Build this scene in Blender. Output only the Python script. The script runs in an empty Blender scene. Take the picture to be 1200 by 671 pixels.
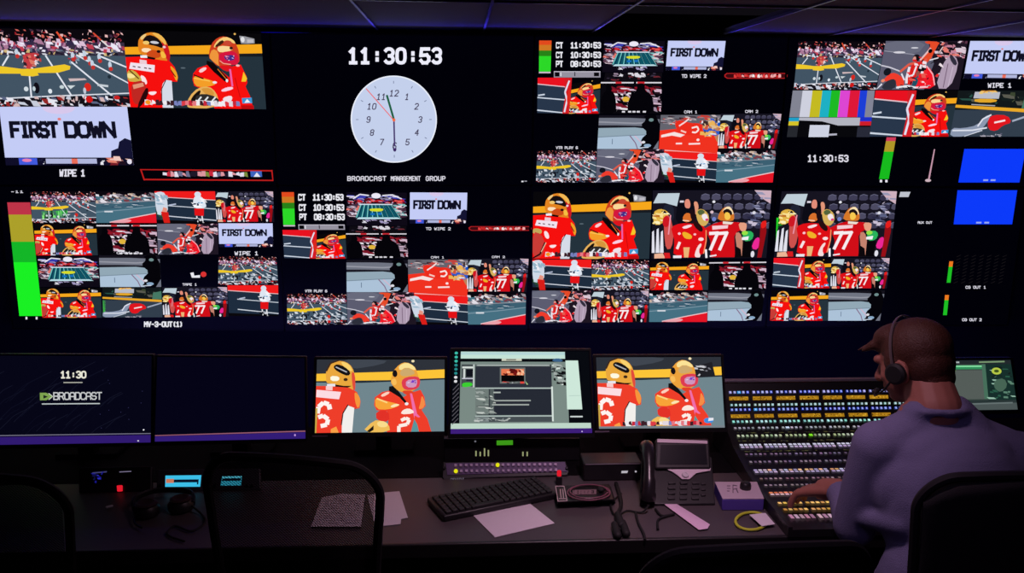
import bpy, math, random
from math import sin, cos, pi, radians
from mathutils import Vector, Matrix

C = bpy.context.scene.collection
SC = bpy.context.scene

# ------------------------------------------------------------------ camera
CAMP = Vector((0, 0, 1.85)); FPX = 1008.0
PITCH, YAW, ROLL = 0.1929, 0.0641, 0.00942
FW = Vector((sin(YAW)*cos(PITCH), cos(YAW)*cos(PITCH), -sin(PITCH)))
_r = Vector((cos(YAW), -sin(YAW), 0)); _u = _r.cross(FW)
RT = _r*cos(ROLL) + _u*sin(ROLL); UP = _u*cos(ROLL) - _r*sin(ROLL)
cam = bpy.data.cameras.new('camera'); camo = bpy.data.objects.new('camera', cam); C.objects.link(camo)
cam.sensor_width = 36; cam.lens = FPX/1200*36; cam.clip_start = 0.05
m = Matrix((RT, UP, -FW)).transposed().to_4x4(); m.translation = CAMP
camo.matrix_world = m; SC.camera = camo

# ------------------------------------------------------------------ world, lamps, exposure
SC.view_settings.view_transform = 'Standard'; SC.view_settings.look = 'None'
SC.view_settings.exposure = 0; SC.view_settings.gamma = 1
SC.view_settings.use_curve_mapping = False
SC.cycles.use_denoising = True
SC.cycles.max_bounces = 5
SC.cycles.sample_clamp_indirect = 3
w = bpy.data.worlds.new('world'); SC.world = w; w.use_nodes = True
w.node_tree.nodes['Background'].inputs[0].default_value = (0.34, 0.28, 0.42, 1)
w.node_tree.nodes['Background'].inputs[1].default_value = 0.013

def area(name, loc, target, size, power, col, spread=180, sy=None):
    l = bpy.data.lights.new(name, 'AREA'); l.size = size; l.energy = power; l.color = col
    if sy: l.shape = 'RECTANGLE'; l.size_y = sy
    l.spread = radians(spread)
    o = bpy.data.objects.new(name, l); C.objects.link(o); o.location = loc
    o.rotation_euler = (Vector(target)-Vector(loc)).to_track_quat('-Z', 'Y').to_euler()
    return o
area('ceiling_lamp_light', (0.55, 1.75, 2.19), (0.5, 2.2, 0.7), 0.16, 3.3, (1.0, 0.62, 0.80), 95)
area('ceiling_lamp_light', (0.25, 0.9, 2.19), (1.1, 1.9, 1.0), 0.16, 0.42, (0.62, 0.46, 1.0), 90)
area('cove_strip_light', (0.35, 4.06, 2.212), (0.35, 3.6, 2.30), 5.4, 2.0, (0.06, 0.04, 1.0), 180, 0.015)
area('added_wall_wash', (0.2, 3.05, 0.60), (0.2, 4.2, 1.0), 4.6, 4.0, (0.20, 0.16, 1.0), 180, 0.06)  # added blue lamp behind the desk, lifts the dark wall to navy

# ------------------------------------------------------------------ maths helpers
def ray(u, v): return FW + RT*((u-600)/FPX) - UP*((v-335.5)/FPX)
def on_z(u, v, z): d = ray(u, v); return CAMP + d*((z-CAMP.z)/d.z)
def on_y(u, v, y): d = ray(u, v); return CAMP + d*(y/d.y)
def on_x(u, v, x): d = ray(u, v); return CAMP + d*(x/d.x)
def on_plane(u, v, P, n): d = ray(u, v); return CAMP + d*((P-CAMP).dot(n)/d.dot(n))

def lin(c):
    o = []
    for x in c[:3]:
        x = max(0, min(255, x))/255.0
        o.append(x/12.92 if x <= 0.04045 else ((x+0.055)/1.055)**2.4)
    return (*o, 1.0)

# ------------------------------------------------------------------ materials
MATS = {}
def mat(name, col, rough=0.6, metal=0.0, bump=0.0, bscale=60, var=0.0, spec=0.5, rgb=True):
    if name in MATS: return MATS[name]
    m = bpy.data.materials.new(name); m.use_nodes = True; nt = m.node_tree
    b = nt.nodes['Principled BSDF']; c = lin(col)
    b.inputs['Base Color'].default_value = c
    b.inputs['Roughness'].default_value = rough; b.inputs['Metallic'].default_value = metal
    b.inputs['Specular IOR Level'].default_value = spec
    tc = nt.nodes.new('ShaderNodeTexCoord'); nz = nt.nodes.new('ShaderNodeTexNoise')
    nz.inputs['Scale'].default_value = bscale; nz.inputs['Detail'].default_value = 3
    nt.links.new(tc.outputs['Object'], nz.inputs['Vector'])
    mx = nt.nodes.new('ShaderNodeMixRGB'); mx.inputs[1].default_value = c
    k = 1.0 - max(var, 0.06); mx.inputs[2].default_value = (c[0]*k, c[1]*k, c[2]*k, 1)
    nt.links.new(nz.outputs['Fac'], mx.inputs[0]); nt.links.new(mx.outputs[0], b.inputs['Base Color'])
    if bump:
        bp = nt.nodes.new('ShaderNodeBump'); bp.inputs['Strength'].default_value = bump; bp.inputs['Distance'].default_value = 0.002
        nt.links.new(nz.outputs['Fac'], bp.inputs['Height']); nt.links.new(bp.outputs[0], b.inputs['Normal'])
    MATS[name] = m; return m
def emit(name, col, s=1.0):
    if name in MATS: return MATS[name]
    m = bpy.data.materials.new(name); m.use_nodes = True; nt = m.node_tree; nt.nodes.clear()
    o = nt.nodes.new('ShaderNodeOutputMaterial'); e = nt.nodes.new('ShaderNodeEmission')
    e.inputs[0].default_value = lin(col); e.inputs[1].default_value = s
    nt.links.new(e.outputs[0], o.inputs[0]); MATS[name] = m; return m
# picture on a lit panel: the colours the pixels give off, kept per face
pm = bpy.data.materials.new('screen_picture'); pm.use_nodes = True; nt = pm.node_tree; nt.nodes.clear()
_o = nt.nodes.new('ShaderNodeOutputMaterial'); _e = nt.nodes.new('ShaderNodeEmission'); _a = nt.nodes.new('ShaderNodeAttribute')
_a.attribute_name = 'Col'; nt.links.new(_a.outputs['Color'], _e.inputs[0]); nt.links.new(_e.outputs[0], _o.inputs[0])

BLACKP = mat('black_plastic', (26, 24, 29), 0.45, bump=0.1, bscale=300)
BEZEL = mat('bezel_plastic', (12, 11, 15), 0.5)
GLASS = mat('dark_screen_glass', (4, 4, 8), 0.35, spec=0.25)
_g = GLASS.node_tree.nodes['Principled BSDF']; _g.inputs['Emission Color'].default_value = lin((40, 40, 110)); _g.inputs['Emission Strength'].default_value = 0.012
MATTE = mat('matte_black', (14, 13, 17), .85, spec=.08)
DARKMETAL = mat('dark_metal', (40, 38, 44), 0.4, 0.8)
WALLM = mat('navy_painted_wall', (26, 23, 56), 0.85, bump=0.2, bscale=120)
CEILM = mat('ceiling_tile_board', (92, 88, 92), 0.9, bump=0.6, bscale=200, var=0.15)
RAILM = mat('ceiling_rail_metal', (90, 88, 98), 0.35, 0.5)
CARPET = mat('dark_carpet', (34, 30, 38), 0.95, bump=0.8, bscale=400, var=0.4)
DESKM = mat('charcoal_desk_laminate', (80, 72, 76), 0.5, bump=0.15, bscale=250, var=0.12)
EDGEM = mat('black_desk_edge', (30, 27, 30), 0.4)
PAPER = mat('white_paper', (232, 222, 232), 0.8)
SILVER = mat('silver_plastic', (225, 205, 218), 0.5)
GREYBOX = mat('light_grey_metal', (205, 185, 200), 0.5)
PURPLE = mat('violet_side_panel', (90, 70, 170), 0.5)
FRAME = mat('chair_frame_plastic', (28, 25, 30), 0.7, spec=.25)
FABRIC = mat('chair_fabric', (22, 19, 24), 0.9, bump=0.6, bscale=500)
RUBBER = mat('black_rubber', (14, 13, 16), 0.7)

# ------------------------------------------------------------------ mesh helpers
class MB:
    def __init__(s): s.v = []; s.f = []
    def add(s, vs, fs):
        n = len(s.v); s.v += [tuple(p) for p in vs]; s.f += [tuple(i+n for i in f) for f in fs]; return s
    def box(s, c, d, R=None):
        vs = [Vector((x*d[0]/2, y*d[1]/2, z*d[2]/2)) for x in (-1, 1) for y in (-1, 1) for z in (-1, 1)]
        if R is not None: vs = [R @ v for v in vs]
        c = Vector(c)
        return s.add([v+c for v in vs], [(0,1,3,2),(4,6,7,5),(0,4,5,1),(2,3,7,6),(0,2,6,4),(1,5,7,3)])
    def hexa(s, bottom, top):     # two rings of equal length
        n = len(bottom)
        return s.add(list(bottom)+list(top), [tuple(range(n))[::-1], tuple(range(n, 2*n))]+[(i, (i+1) % n, n+(i+1) % n, n+i) for i in range(n)])
    def tube(s, pts, r, seg=8, closed=False, flat=1.0):
        pts = [Vector(p) for p in pts]; n = len(pts); rs = r if isinstance(r, (list, tuple)) else [r]*n
        prev = None; vs = []
        for i, p in enumerate(pts):
            a = pts[(i-1) % n] if (i or closed) else p; b = pts[(i+1) % n] if (i < n-1 or closed) else p
            t = (b-a).normalized()
            if prev is None:
                prev = t.cross(Vector((0, 0, 1)));
                if prev.length < .1: prev = t.cross(Vector((1, 0, 0)))
            prev = (prev - t*prev.dot(t)).normalized(); q = t.cross(prev)
            for k in range(seg):
                a_ = 2*pi*k/seg; vs.append(p + prev*cos(a_)*rs[i] + q*sin(a_)*rs[i]*flat)
        fs = []
        for i in range(n if closed else n-1):
            j = (i+1) % n
            for k in range(seg): fs.append((i*seg+k, i*seg+(k+1) % seg, j*seg+(k+1) % seg, j*seg+k))
        if not closed: fs += [tuple(range(seg))[::-1], tuple((n-1)*seg+k for k in range(seg))]
        return s.add(vs, fs)
    def lathe(s, c, prof, seg=24, axis=None):
        c = Vector(c); M = (Vector(axis).to_track_quat('Z', 'Y').to_matrix() if axis is not None else Matrix.Identity(3))
        vs = [c + M @ Vector((r*cos(2*pi*k/seg), r*sin(2*pi*k/seg), z)) for r, z in prof for k in range(seg)]
        n = len(prof); fs = [(i*seg+k, i*seg+(k+1) % seg, (i+1)*seg+(k+1) % seg, (i+1)*seg+k) for i in range(n-1) for k in range(seg)]
        fs += [tuple(range(seg))[::-1], tuple((n-1)*seg+k for k in range(seg))]
        return s.add(vs, fs)
    def sphere(s, c, r, R=None, nu=20, nv=14):
        c = Vector(c); r = Vector(r) if hasattr(r, '__len__') else Vector((r, r, r)); vs = []
        for i in range(1, nv):
            t = pi*i/nv
            for k in range(nu):
                p = Vector((r.x*sin(t)*cos(2*pi*k/nu), r.y*sin(t)*sin(2*pi*k/nu), r.z*cos(t))); vs.append(c+(R @ p if R else p))
        a = Vector((0, 0, r.z)); a = R @ a if R else a
        vs += [c+a, c-a]; t0, b0 = (nv-1)*nu, (nv-1)*nu+1
        fs = [(i*nu+k, (i+1)*nu+k, (i+1)*nu+(k+1) % nu, i*nu+(k+1) % nu) for i in range(nv-2) for k in range(nu)]
        fs += [(t0, k, (k+1) % nu) for k in range(nu)]+[(b0, (nv-2)*nu+(k+1) % nu, (nv-2)*nu+k) for k in range(nu)]
        return s.add(vs, fs)
    def capsule(s, a, b, ra, rb):
        a, b = Vector(a), Vector(b); d = b-a; L = d.length; n = 8
        prof = [(ra*sin(pi/2*i/n)+1e-5, -ra*cos(pi/2*i/n)) for i in range(n+1)]+[(rb*cos(pi/2*i/n)+1e-5, L+rb*sin(pi/2*i/n)) for i in range(n+1)]
        return s.lathe(a, prof, 16, d)
    def build(s, name, m, parent=None, bevel=0, smooth=True, seg=2):
        me = bpy.data.meshes.new(name); me.from_pydata(s.v, [], s.f); me.materials.append(m)
        o = bpy.data.objects.new(name, me); C.objects.link(o)
        if parent: o.parent = parent; o.matrix_parent_inverse = parent_inv(parent)
        if bevel:
            b = o.modifiers.new('Bevel', 'BEVEL'); b.width = bevel; b.segments = seg; b.limit_method = 'ANGLE'; b.angle_limit = radians(40)
        if smooth:
            for p in me.polygons: p.use_smooth = True
            try: me.set_sharp_from_angle(angle=radians(40))
            except Exception: pass
        me.update(); return o
def tag(o, label=None, cat=None, group=None, kind=None):
    if label: o['label'] = label
    if cat: o['category'] = cat
    if group: o['group'] = group
    if kind: o['kind'] = kind
    return o
def thing(name, label, cat, loc=(0, 0, 0), rz=0, group=None):
    o = bpy.data.objects.new(name, None); C.objects.link(o); o.location = loc; o.rotation_euler = (0, 0, rz); o.empty_display_size = .05
    return tag(o, label, cat, group)
def struct(o): o['kind'] = 'structure'; return o
def smoothpath(pts, k=4):
    pts = [Vector(p) for p in pts]; out = []
    P = [pts[0]]+pts+[pts[-1]]
    for i in range(1, len(P)-2):
        for t in range(k):
            t /= k; a, b, c, d = P[i-1:i+3]
            out.append(0.5*((2*b)+(c-a)*t+(2*a-5*b+4*c-d)*t*t+(3*b-a-3*c+d)*t**3))
    return out+[pts[-1]]

# ------------------------------------------------------------------ picture painter
DZ = 1.6e-5
class Pic:
    """flat coloured shapes lying on a lit panel; quad = its corners TL,TR,BR,BL as points"""
    def __init__(s, quad, nrm, src=(0, 0, 1, 1), base=0.0006):
        s.q = [Vector(p) for p in quad]; s.n = Vector(nrm).normalized(); s.src = src; s.base = base
        s.v = []; s.f = []; s.c = []; s.k = 0
    def P(s, x, y, k):
        a, b, c, d = s.src; u = min(1, max(0, (x-a)/(c-a))); v = min(1, max(0, (y-b)/(d-b)))
        q = s.q; p = q[0]*(1-u)*(1-v)+q[1]*u*(1-v)+q[2]*u*v+q[3]*(1-u)*v
        return p + s.n*(s.base+k*DZ)
    def poly(s, pts, col, sm=0, lay=None):
        if sm:
            for _ in range(sm):
                o = []
                for i in range(len(pts)):
                    a, b = pts[i], pts[(i+1) % len(pts)]
                    o += [(a[0]*.75+b[0]*.25, a[1]*.75+b[1]*.25), (a[0]*.25+b[0]*.75, a[1]*.25+b[1]*.75)]
                pts = o
        if lay is None: s.k += 1; lay = s.k
        n = len(s.v); s.v += [s.P(x, y, lay) for x, y in pts]; s.f.append(tuple(range(n, n+len(pts)))); s.c.append(lin(col))
    def rect(s, x0, y0, x1, y1, col, lay=None): s.poly([(x0, y0), (x1, y0), (x1, y1), (x0, y1)], col, 0, lay)
    def fill(s, col): a, b, c, d = s.src; s.rect(a, b, c, d, col)
    def ell(s, cx, cy, rx, ry, col, n=18, rot=0, lay=None):
        s.poly([(cx+rx*cos(t)*cos(rot)-ry*sin(t)*sin(rot), cy+rx*cos(t)*sin(rot)+ry*sin(t)*cos(rot)) for t in [2*pi*i/n for i in range(n)]], col, 0, lay)
    def line(s, pts, w, col, sq=0.0):
        s.k += 1; L = s.k
        a, b, c, d = s.src; ax = (c-a)/(d-b)/1.78*p_aspect(s)
        for (x0, y0), (x1, y1) in zip(pts, pts[1:]):
            dx, dy = (x1-x0)/ax, y1-y0; l = math.hypot(dx, dy) or 1; dx /= l; dy /= l
            e = w/2*sq; nx, ny = -dy*w/2*ax, dx*w/2; ex, ey = dx*e*ax, dy*e
            s.poly([(x0-ex+nx, y0-ey+ny), (x1+ex+nx, y1+ey+ny), (x1+ex-nx, y1+ey-ny), (x0-ex-nx, y0-ey-ny)], col, 0, L); L += .3
    def splat(s, x0, y0, x1, y1, n, cols, w, h, seed=1, slant=0.6):
        R = random.Random(seed); s.k += 6
        for i in range(n):
            cx, cy = R.uniform(x0, x1), R.uniform(y0, y1); a, b = w*R.uniform(.4, 1.4), h*R.uniform(.4, 1.4); t = R.uniform(-slant, slant)*w
            pts = [(cx-a/2+t, cy-b/2), (cx+a/2*R.uniform(.4, 1), cy-b/2*R.uniform(.4, 1)), (cx+a/2-t, cy+b/2), (cx-a/2, cy+b/2*R.uniform(.3, 1))]
            s.poly(pts, R.choice(cols), 0, s.k-6+R.random()*6)
    def build(s, name, parent, label=None):
        me = bpy.data.meshes.new(name); me.from_pydata([tuple(p) for p in s.v], [], s.f); me.materials.append(pm)
        ca = me.color_attributes.new('Col', 'FLOAT_COLOR', 'CORNER'); i = 0; buf = []
        for f, c in zip(s.f, s.c): buf += list(c)*len(f)
        ca.data.foreach_set('color', buf); me.update()
        o = bpy.data.objects.new(name, me); C.objects.link(o); o.parent = parent
        o.matrix_parent_inverse = parent_inv(parent)
        if label: o['label'] = label
        return o
def parent_inv(p):
    M = Matrix.Identity(4); ch = []
    while p is not None: ch.append(p); p = p.parent
    for q in reversed(ch): M = M @ (q.matrix_parent_inverse @ q.matrix_basis)
    return M.inverted()

# stroke letters on a 4 x 6 field
G = {
 'A': [[(0,6),(0,1),(1,0),(3,0),(4,1),(4,6)],[(0,3.4),(4,3.4)]], 'B': [[(0,6),(0,0),(3,0),(4,1),(4,2),(3,3),(0,3)],[(3,3),(4,4),(4,5),(3,6),(0,6)]],
 'C': [[(4,1),(3,0),(1,0),(0,1),(0,5),(1,6),(3,6),(4,5)]], 'D': [[(0,0),(3,0),(4,1),(4,5),(3,6),(0,6),(0,0)]],
 'E': [[(4,0),(0,0),(0,6),(4,6)],[(0,3),(3,3)]], 'F': [[(4,0),(0,0),(0,6)],[(0,3),(3.2,3)]], 'G': [[(4,1),(3,0),(1,0),(0,1),(0,5),(1,6),(3,6),(4,5),(4,3),(2.4,3)]],
 'H': [[(0,0),(0,6)],[(4,0),(4,6)],[(0,3),(4,3)]], 'I': [[(1,0),(3,0)],[(2,0),(2,6)],[(1,6),(3,6)]], 'J': [[(4,0),(4,5),(3,6),(1,6),(0,5)]],
 'K': [[(0,0),(0,6)],[(4,0),(0,3.2),(4,6)]], 'L': [[(0,0),(0,6),(4,6)]], 'M': [[(0,6),(0,0),(2,3),(4,0),(4,6)]], 'N': [[(0,6),(0,0),(4,6),(4,0)]],
 'O': [[(1,0),(3,0),(4,1),(4,5),(3,6),(1,6),(0,5),(0,1),(1,0)]], 'P': [[(0,6),(0,0),(3,0),(4,1),(4,2.4),(3,3.4),(0,3.4)]],
 'R': [[(0,6),(0,0),(3,0),(4,1),(4,2.2),(3,3.2),(0,3.2)],[(2.3,3.2),(4,6)]], 'S': [[(4,1),(3,0),(1,0),(0,1),(0,2.2),(1,3),(3,3),(4,3.8),(4,5),(3,6),(1,6),(0,5)]],
 'T': [[(0,0),(4,0)],[(2,0),(2,6)]], 'U': [[(0,0),(0,5),(1,6),(3,6),(4,5),(4,0)]], 'V': [[(0,0),(2,6),(4,0)]], 'W': [[(0,0),(.9,6),(2,2),(3.1,6),(4,0)]],
 'X': [[(0,0),(4,6)],[(4,0),(0,6)]], 'Y': [[(0,0),(2,3),(4,0)],[(2,3),(2,6)]], 'Z': [[(0,0),(4,0),(0,6),(4,6)]],
 '0': [[(1,0),(3,0),(4,1),(4,5),(3,6),(1,6),(0,5),(0,1),(1,0)]], '1': [[(.6,1.2),(2,0),(2,6)],[(.6,6),(3.4,6)]], '2': [[(0,1),(1,0),(3,0),(4,1),(4,2.2),(0,6),(4,6)]],
 '3': [[(0,1),(1,0),(3,0),(4,1),(4,2),(3,3),(1.6,3)],[(3,3),(4,4),(4,5),(3,6),(1,6),(0,5)]], '4': [[(3,6),(3,0),(0,4),(4,4)]], '5': [[(4,0),(.4,0),(0,2.8),(3,2.6),(4,3.6),(4,5),(3,6),(1,6),(0,5)]],
 '6': [[(4,1),(3,0),(1,0),(0,1),(0,5),(1,6),(3,6),(4,5),(4,3.8),(3,2.9),(0,3.2)]], '7': [[(0,0),(4,0),(1.6,6)]], '8': [[(1,0),(3,0),(4,1),(4,2),(3,3),(1,3),(0,2),(0,1),(1,0)],[(1,3),(0,4),(0,5),(1,6),(3,6),(4,5),(4,4),(3,3)]],
 '9': [[(4,3),(1,3.2),(0,2),(0,1),(1,0),(3,0),(4,1),(4,5),(3,6),(1,6),(0,5)]], ':': [[(2,1.6),(2,2.3)],[(2,4.2),(2,4.9)]], '-': [[(.8,3),(3.2,3)]], '.': [[(1.9,5.4),(1.9,6)]], ' ': [],
 '(': [[(3,0),(2,1.4),(2,4.6),(3,6)]], ')': [[(1,0),(2,1.4),(2,4.6),(1,6)]],
}
def text(p, s_, x0, y0, x1, y1, col, wt=0.24, gap=0.34, shear=0.0, rnd=False):
    """write s_ so that it fills x0..x1, y0..y1"""
    n = len(s_); cw = (x1-x0)/(n+(n-1)*gap) if n > 1 else (x1-x0); h = y1-y0; pw = cw
    a, b, c, d = p.src; ax = (c-a)/(d-b)/1.78 * p_aspect(p)
    for i, ch in enumerate(s_):
        ox = x0+i*cw*(1+gap)
        rn_ = rnd and ch in '03689'
        for st in G.get(ch, []):
            if rn_ and len(st) > 2:
                for _ in range(1):
                    cl = st[0] == st[-1]; o = [] if cl else [st[0]]
                    for a_, b_ in zip(st, st[1:]): o += [(a_[0]*.75+b_[0]*.25, a_[1]*.75+b_[1]*.25), (a_[0]*.25+b_[0]*.75, a_[1]*.25+b_[1]*.75)]
                    st = o+[o[0]] if cl else o+[st[-1]]
            w_ = h*wt; p.k += 1; L = p.k
            pts = [(ox+(q[0]/4)*cw + shear*h*(1-q[1]/6), y0+w_/2+(q[1]/6)*(h-w_)) for q in st]
            for (xa, ya), (xb, yb) in zip(pts, pts[1:]):
                dx, dy = (xb-xa)/ax, yb-ya; l = math.hypot(dx, dy) or 1; dx /= l; dy /= l
                e = w_*(.15 if rn_ else .42); nx, ny = -dy*w_/2*ax, dx*w_/2; ex, ey = dx*e*ax, dy*e
                p.poly([(xa-ex+nx, ya-ey+ny), (xb+ex+nx, yb+ey+ny), (xb+ex-nx, yb+ey-ny), (xa-ex-nx, ya-ey-ny)], col, 0, L); L += .2
def p_aspect(p):
    w_ = (p.q[1]-p.q[0]).length; h_ = (p.q[3]-p.q[0]).length
    return 1.78/(w_/h_)

# ------------------------------------------------------------------ what the feeds show
RED = (246, 16, 14); GOLD = (226, 178, 78); ORG = (228, 132, 32); WH = (232, 232, 240); BK = (8, 7, 12)
CROWD = [(120, 40, 60), (200, 150, 170), (230, 225, 240), (150, 30, 40), (60, 50, 80), (20, 16, 28), (90, 80, 110), (210, 80, 60), (20, 16, 28)]
def ticker(p, x0, x1, y0, y1, seed=3, cols=None, n=26):
    R = random.Random(seed); w_ = (x1-x0)/n; p.k += 1
    cols = cols or [(225, 215, 225), (200, 40, 60), (230, 120, 130), (240, 235, 240), (60, 30, 40), (220, 60, 70), (120, 130, 190)]
    for i in range(n):
        x = x0+i*w_; h = (y1-y0)*R.uniform(.15, .45); p.poly([(x, y0+h*R.random()), (x+w_*R.uniform(.6, 1.1), y0+h*R.random()), (x+w_, y1-h*R.random()), (x-w_*.1, y1-h*R.random())], R.choice(cols), 0, p.k)
def f_players(p, glove=False, tick=True, logo=True):
    p.src = (40, 24, 1140, 655); p.fill((36, 50, 60)); p.rect(40, 24, 1140, 190, (8, 7, 10))
    p.poly([(40, 212), (1140, 188), (1140, 225), (40, 240)], (22, 26, 32))
    p.poly([(40, 163), (400, 150), (1140, 125), (1140, 198), (720, 210), (40, 222)], (246, 168, 28))
    if logo: p.poly([(965, 60), (1010, 64), (1085, 82), (1085, 118), (1030, 124), (975, 122)], (150, 150, 158)); p.ell(990, 90, 16, 22, (225, 225, 230)); p.rect(1025, 88, 1075, 114, (190, 188, 195))
    p.ell(930, 46, 9, 8, (230, 180, 90)); p.ell(492, 326, 20, 6, (90, 105, 115))
    # left player
    p.poly([(40, 245), (150, 238), (300, 258), (380, 262), (425, 320), (445, 400), (435, 440), (385, 438), (350, 425), (300, 520), (300, 655), (40, 655)], RED)
    p.poly([(385, 300), (432, 345), (446, 400), (430, 442), (408, 380)], (240, 160, 36), 1); p.line([(392, 345), (425, 400)], 9, (120, 30, 20))
    p.poly([(148, 150), (158, 95), (210, 50), (275, 38), (335, 55), (380, 120), (398, 200), (388, 272), (300, 262), (190, 240), (150, 200)], ORG, 1)
    p.poly([(335, 110), (384, 130), (400, 215), (385, 282), (362, 250), (350, 180)], (205, 24, 34), 1)
    p.poly([(190, 100), (235, 58), (300, 75), (345, 130), (345, 172), (290, 150), (230, 140), (195, 118)], (22, 14, 16), 1)
    p.poly([(262, 42), (330, 52), (378, 110), (370, 150), (335, 105), (295, 72)], (240, 184, 84), 1)
    p.poly([(170, 80), (215, 52), (228, 60), (180, 110)], (235, 200, 130), 1)
    p.ell(215, 125, 26, 15, (240, 200, 110)); p.ell(282, 122, 34, 11, (205, 205, 215), rot=.1)
    p.poly([(174, 168), (250, 170), (246, 204), (176, 202)], (255, 226, 186), 1)
    p.poly([(200, 215), (250, 180), (305, 188), (330, 225), (300, 250), (240, 245)], (206, 74, 24), 1); p.ell(308, 195, 16, 12, (30, 12, 14))
    p.poly([(320, 200), (345, 190), (368, 235), (352, 250), (326, 245)], (246, 190, 66), 1)
    p.ell(356, 158, 12, 10, (240, 200, 210)); p.poly([(155, 222), (280, 248), (270, 262), (160, 246)], (14, 8, 10)); p.poly([(158, 228), (212, 226), (214, 248), (160, 248)], (238, 238, 245))
    p.poly([(150, 262), (205, 268), (205, 300), (148, 292)], (236, 205, 215))
    p.poly([(76, 286), (268, 306), (258, 366), (60, 338)], (240, 226, 238))
    for x in (90, 130, 180, 215): p.line([(x, 318+(x-90)*.12), (x+22, 322+(x-90)*.12)], 9, (90, 50, 60))
    p.poly([(345, 425), (392, 432), (386, 655), (300, 655), (298, 520), (318, 455)], (214, 220, 232), 0); p.line([(346, 424), (305, 500), (297, 600)], 7, (60, 10, 14))
    p.poly([(142, 388), (178, 398), (196, 450), (180, 470), (150, 445)], (250, 225, 228), 1); p.poly([(195, 525), (268, 520), (250, 545), (225, 554), (200, 545)], (250, 228, 232), 1)
    if glove:
        p.poly([(40, 352), (100, 348), (150, 412), (150, 440), (90, 446), (40, 440)], (206, 172, 70), 1); p.poly([(40, 372), (85, 380), (110, 410), (40, 420)], (250, 228, 150), 1); p.line([(60, 350), (130, 420)], 10, (90, 60, 20))
        p.poly([(60, 452), (170, 430), (185, 500), (170, 600), (90, 640), (60, 600)], (190, 40, 34), 1); p.poly([(75, 470), (160, 450), (165, 480), (80, 505)], (226, 150, 120)); p.poly([(170, 500), (200, 490), (190, 560), (120, 655), (90, 655)], (40, 8, 12), 1)
    else:
        p.poly([(40, 370), (80, 365), (125, 380), (120, 420), (40, 420)], (196, 168, 90), 1); p.poly([(40, 395), (120, 420), (160, 520), (130, 640), (40, 655)], (200, 60, 54), 1); p.line([(155, 500), (110, 610), (40, 650)], 16, (40, 12, 14)); p.line([(165, 500), (120, 590)], 8, (236, 190, 160))
    # right player
    p.poly([(560, 420), (570, 370), (610, 325), (690, 298), (780, 330), (860, 400), (880, 310), (960, 292), (1000, 390), (1002, 440), (985, 470), (1020, 560), (1035, 655), (720, 655), (640, 500), (570, 470)], RED, 0)
    p.poly([(566, 385), (650, 405), (752, 438), (730, 466), (640, 482), (572, 470)], (244, 158, 40), 1); p.line([(572, 380), (650, 412)], 10, (50, 10, 14)); p.line([(574, 408), (700, 430)], 8, (252, 200, 90)); p.ell(738, 440, 18, 10, WH)
    p.poly([(612, 345), (665, 314), (688, 328), (632, 368)], (250, 205, 210), 1)
    p.poly([(688, 262), (740, 280), (842, 396), (852, 438), (818, 430), (738, 356), (684, 292)], (14, 8, 10), 0); p.line([(770, 330), (840, 420)], 7, (226, 120, 40))
    p.poly([(706, 240), (720, 160), (760, 98), (820, 64), (880, 72), (930, 112), (956, 190), (950, 290), (850, 302), (770, 310), (730, 262)], (206, 62, 30), 1)
    p.poly([(708, 235), (740, 165), (790, 190), (780, 290), (790, 312), (735, 268)], (238, 150, 60), 1); p.poly([(750, 150), (790, 95), (850, 66), (915, 90), (935, 130), (870, 100), (810, 110), (765, 160)], (246, 206, 122), 1)
    p.poly([(755, 152), (820, 92), (845, 110), (790, 150)], (60, 30, 16), 1); p.ell(868, 118, 34, 20, (200, 70, 50)); p.poly([(775, 170), (800, 140), (900, 148), (905, 178), (800, 200)], (250, 214, 150), 1); p.ell(893, 160, 14, 12, (40, 24, 24))
    p.poly([(780, 232), (810, 195), (900, 180), (946, 210), (946, 285), (890, 300), (810, 280)], (214, 22, 62), 1); p.poly([(828, 222), (908, 212), (918, 250), (880, 262), (838, 256)], (70, 44, 130), 1)
    p.splat(830, 222, 912, 258, 9, [(230, 210, 230), (60, 60, 170), (240, 120, 150)], 16, 8, 4); p.line([(792, 262), (820, 285), (880, 292)], 7, (245, 170, 150)); p.poly([(770, 300), (900, 302), (886, 345), (830, 350)], (222, 20, 30), 1)
    p.ell(935, 300, 16, 9, (250, 190, 190)); p.poly([(862, 330), (878, 330), (886, 470), (872, 472)], (238, 96, 170)); p.ell(838, 424, 10, 14, WH)
    p.poly([(978, 350), (1003, 405), (990, 430), (955, 430)], (246, 196, 40)); p.line([(905, 400), (935, 560)], 6, (190, 8, 10))
    p.poly([(780, 505), (830, 478), (885, 474), (880, 496), (800, 518)], (250, 206, 226), 1); p.poly([(790, 566), (860, 544), (874, 566), (850, 604), (800, 604)], (240, 224, 232), 1)
    # glove in front
    p.poly([(494, 640), (520, 560), (600, 484), (690, 472), (742, 520), (762, 600), (700, 655), (520, 655)], (230, 176, 92), 1); p.poly([(525, 620), (540, 565), (610, 500), (622, 520), (570, 600)], (24, 16, 14), 1)
    p.poly([(620, 490), (700, 486), (735, 540), (680, 560), (640, 520)], (214, 150, 60), 1); p.poly([(560, 560), (640, 530), (750, 560), (770, 620), (600, 640)], (46, 44, 44), 1)
    for x in (575, 630, 690): p.line([(x, 610), (x+45, 560)], 12, (232, 236, 240)); p.line([(570, 590), (740, 600)], 8, (240, 240, 246))
    if tick:
        ticker(p, 160, 930, 588, 640, 7); p.ell(185, 612, 22, 18, (250, 150, 30)); p.poly([(948, 566), (1030, 560), (1030, 606), (950, 610)], (60, 150, 210)); p.poly([(965, 605), (990, 572), (1015, 600)], (235, 240, 250)); p.rect(940, 625, 1040, 655, (190, 10, 14))
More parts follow.
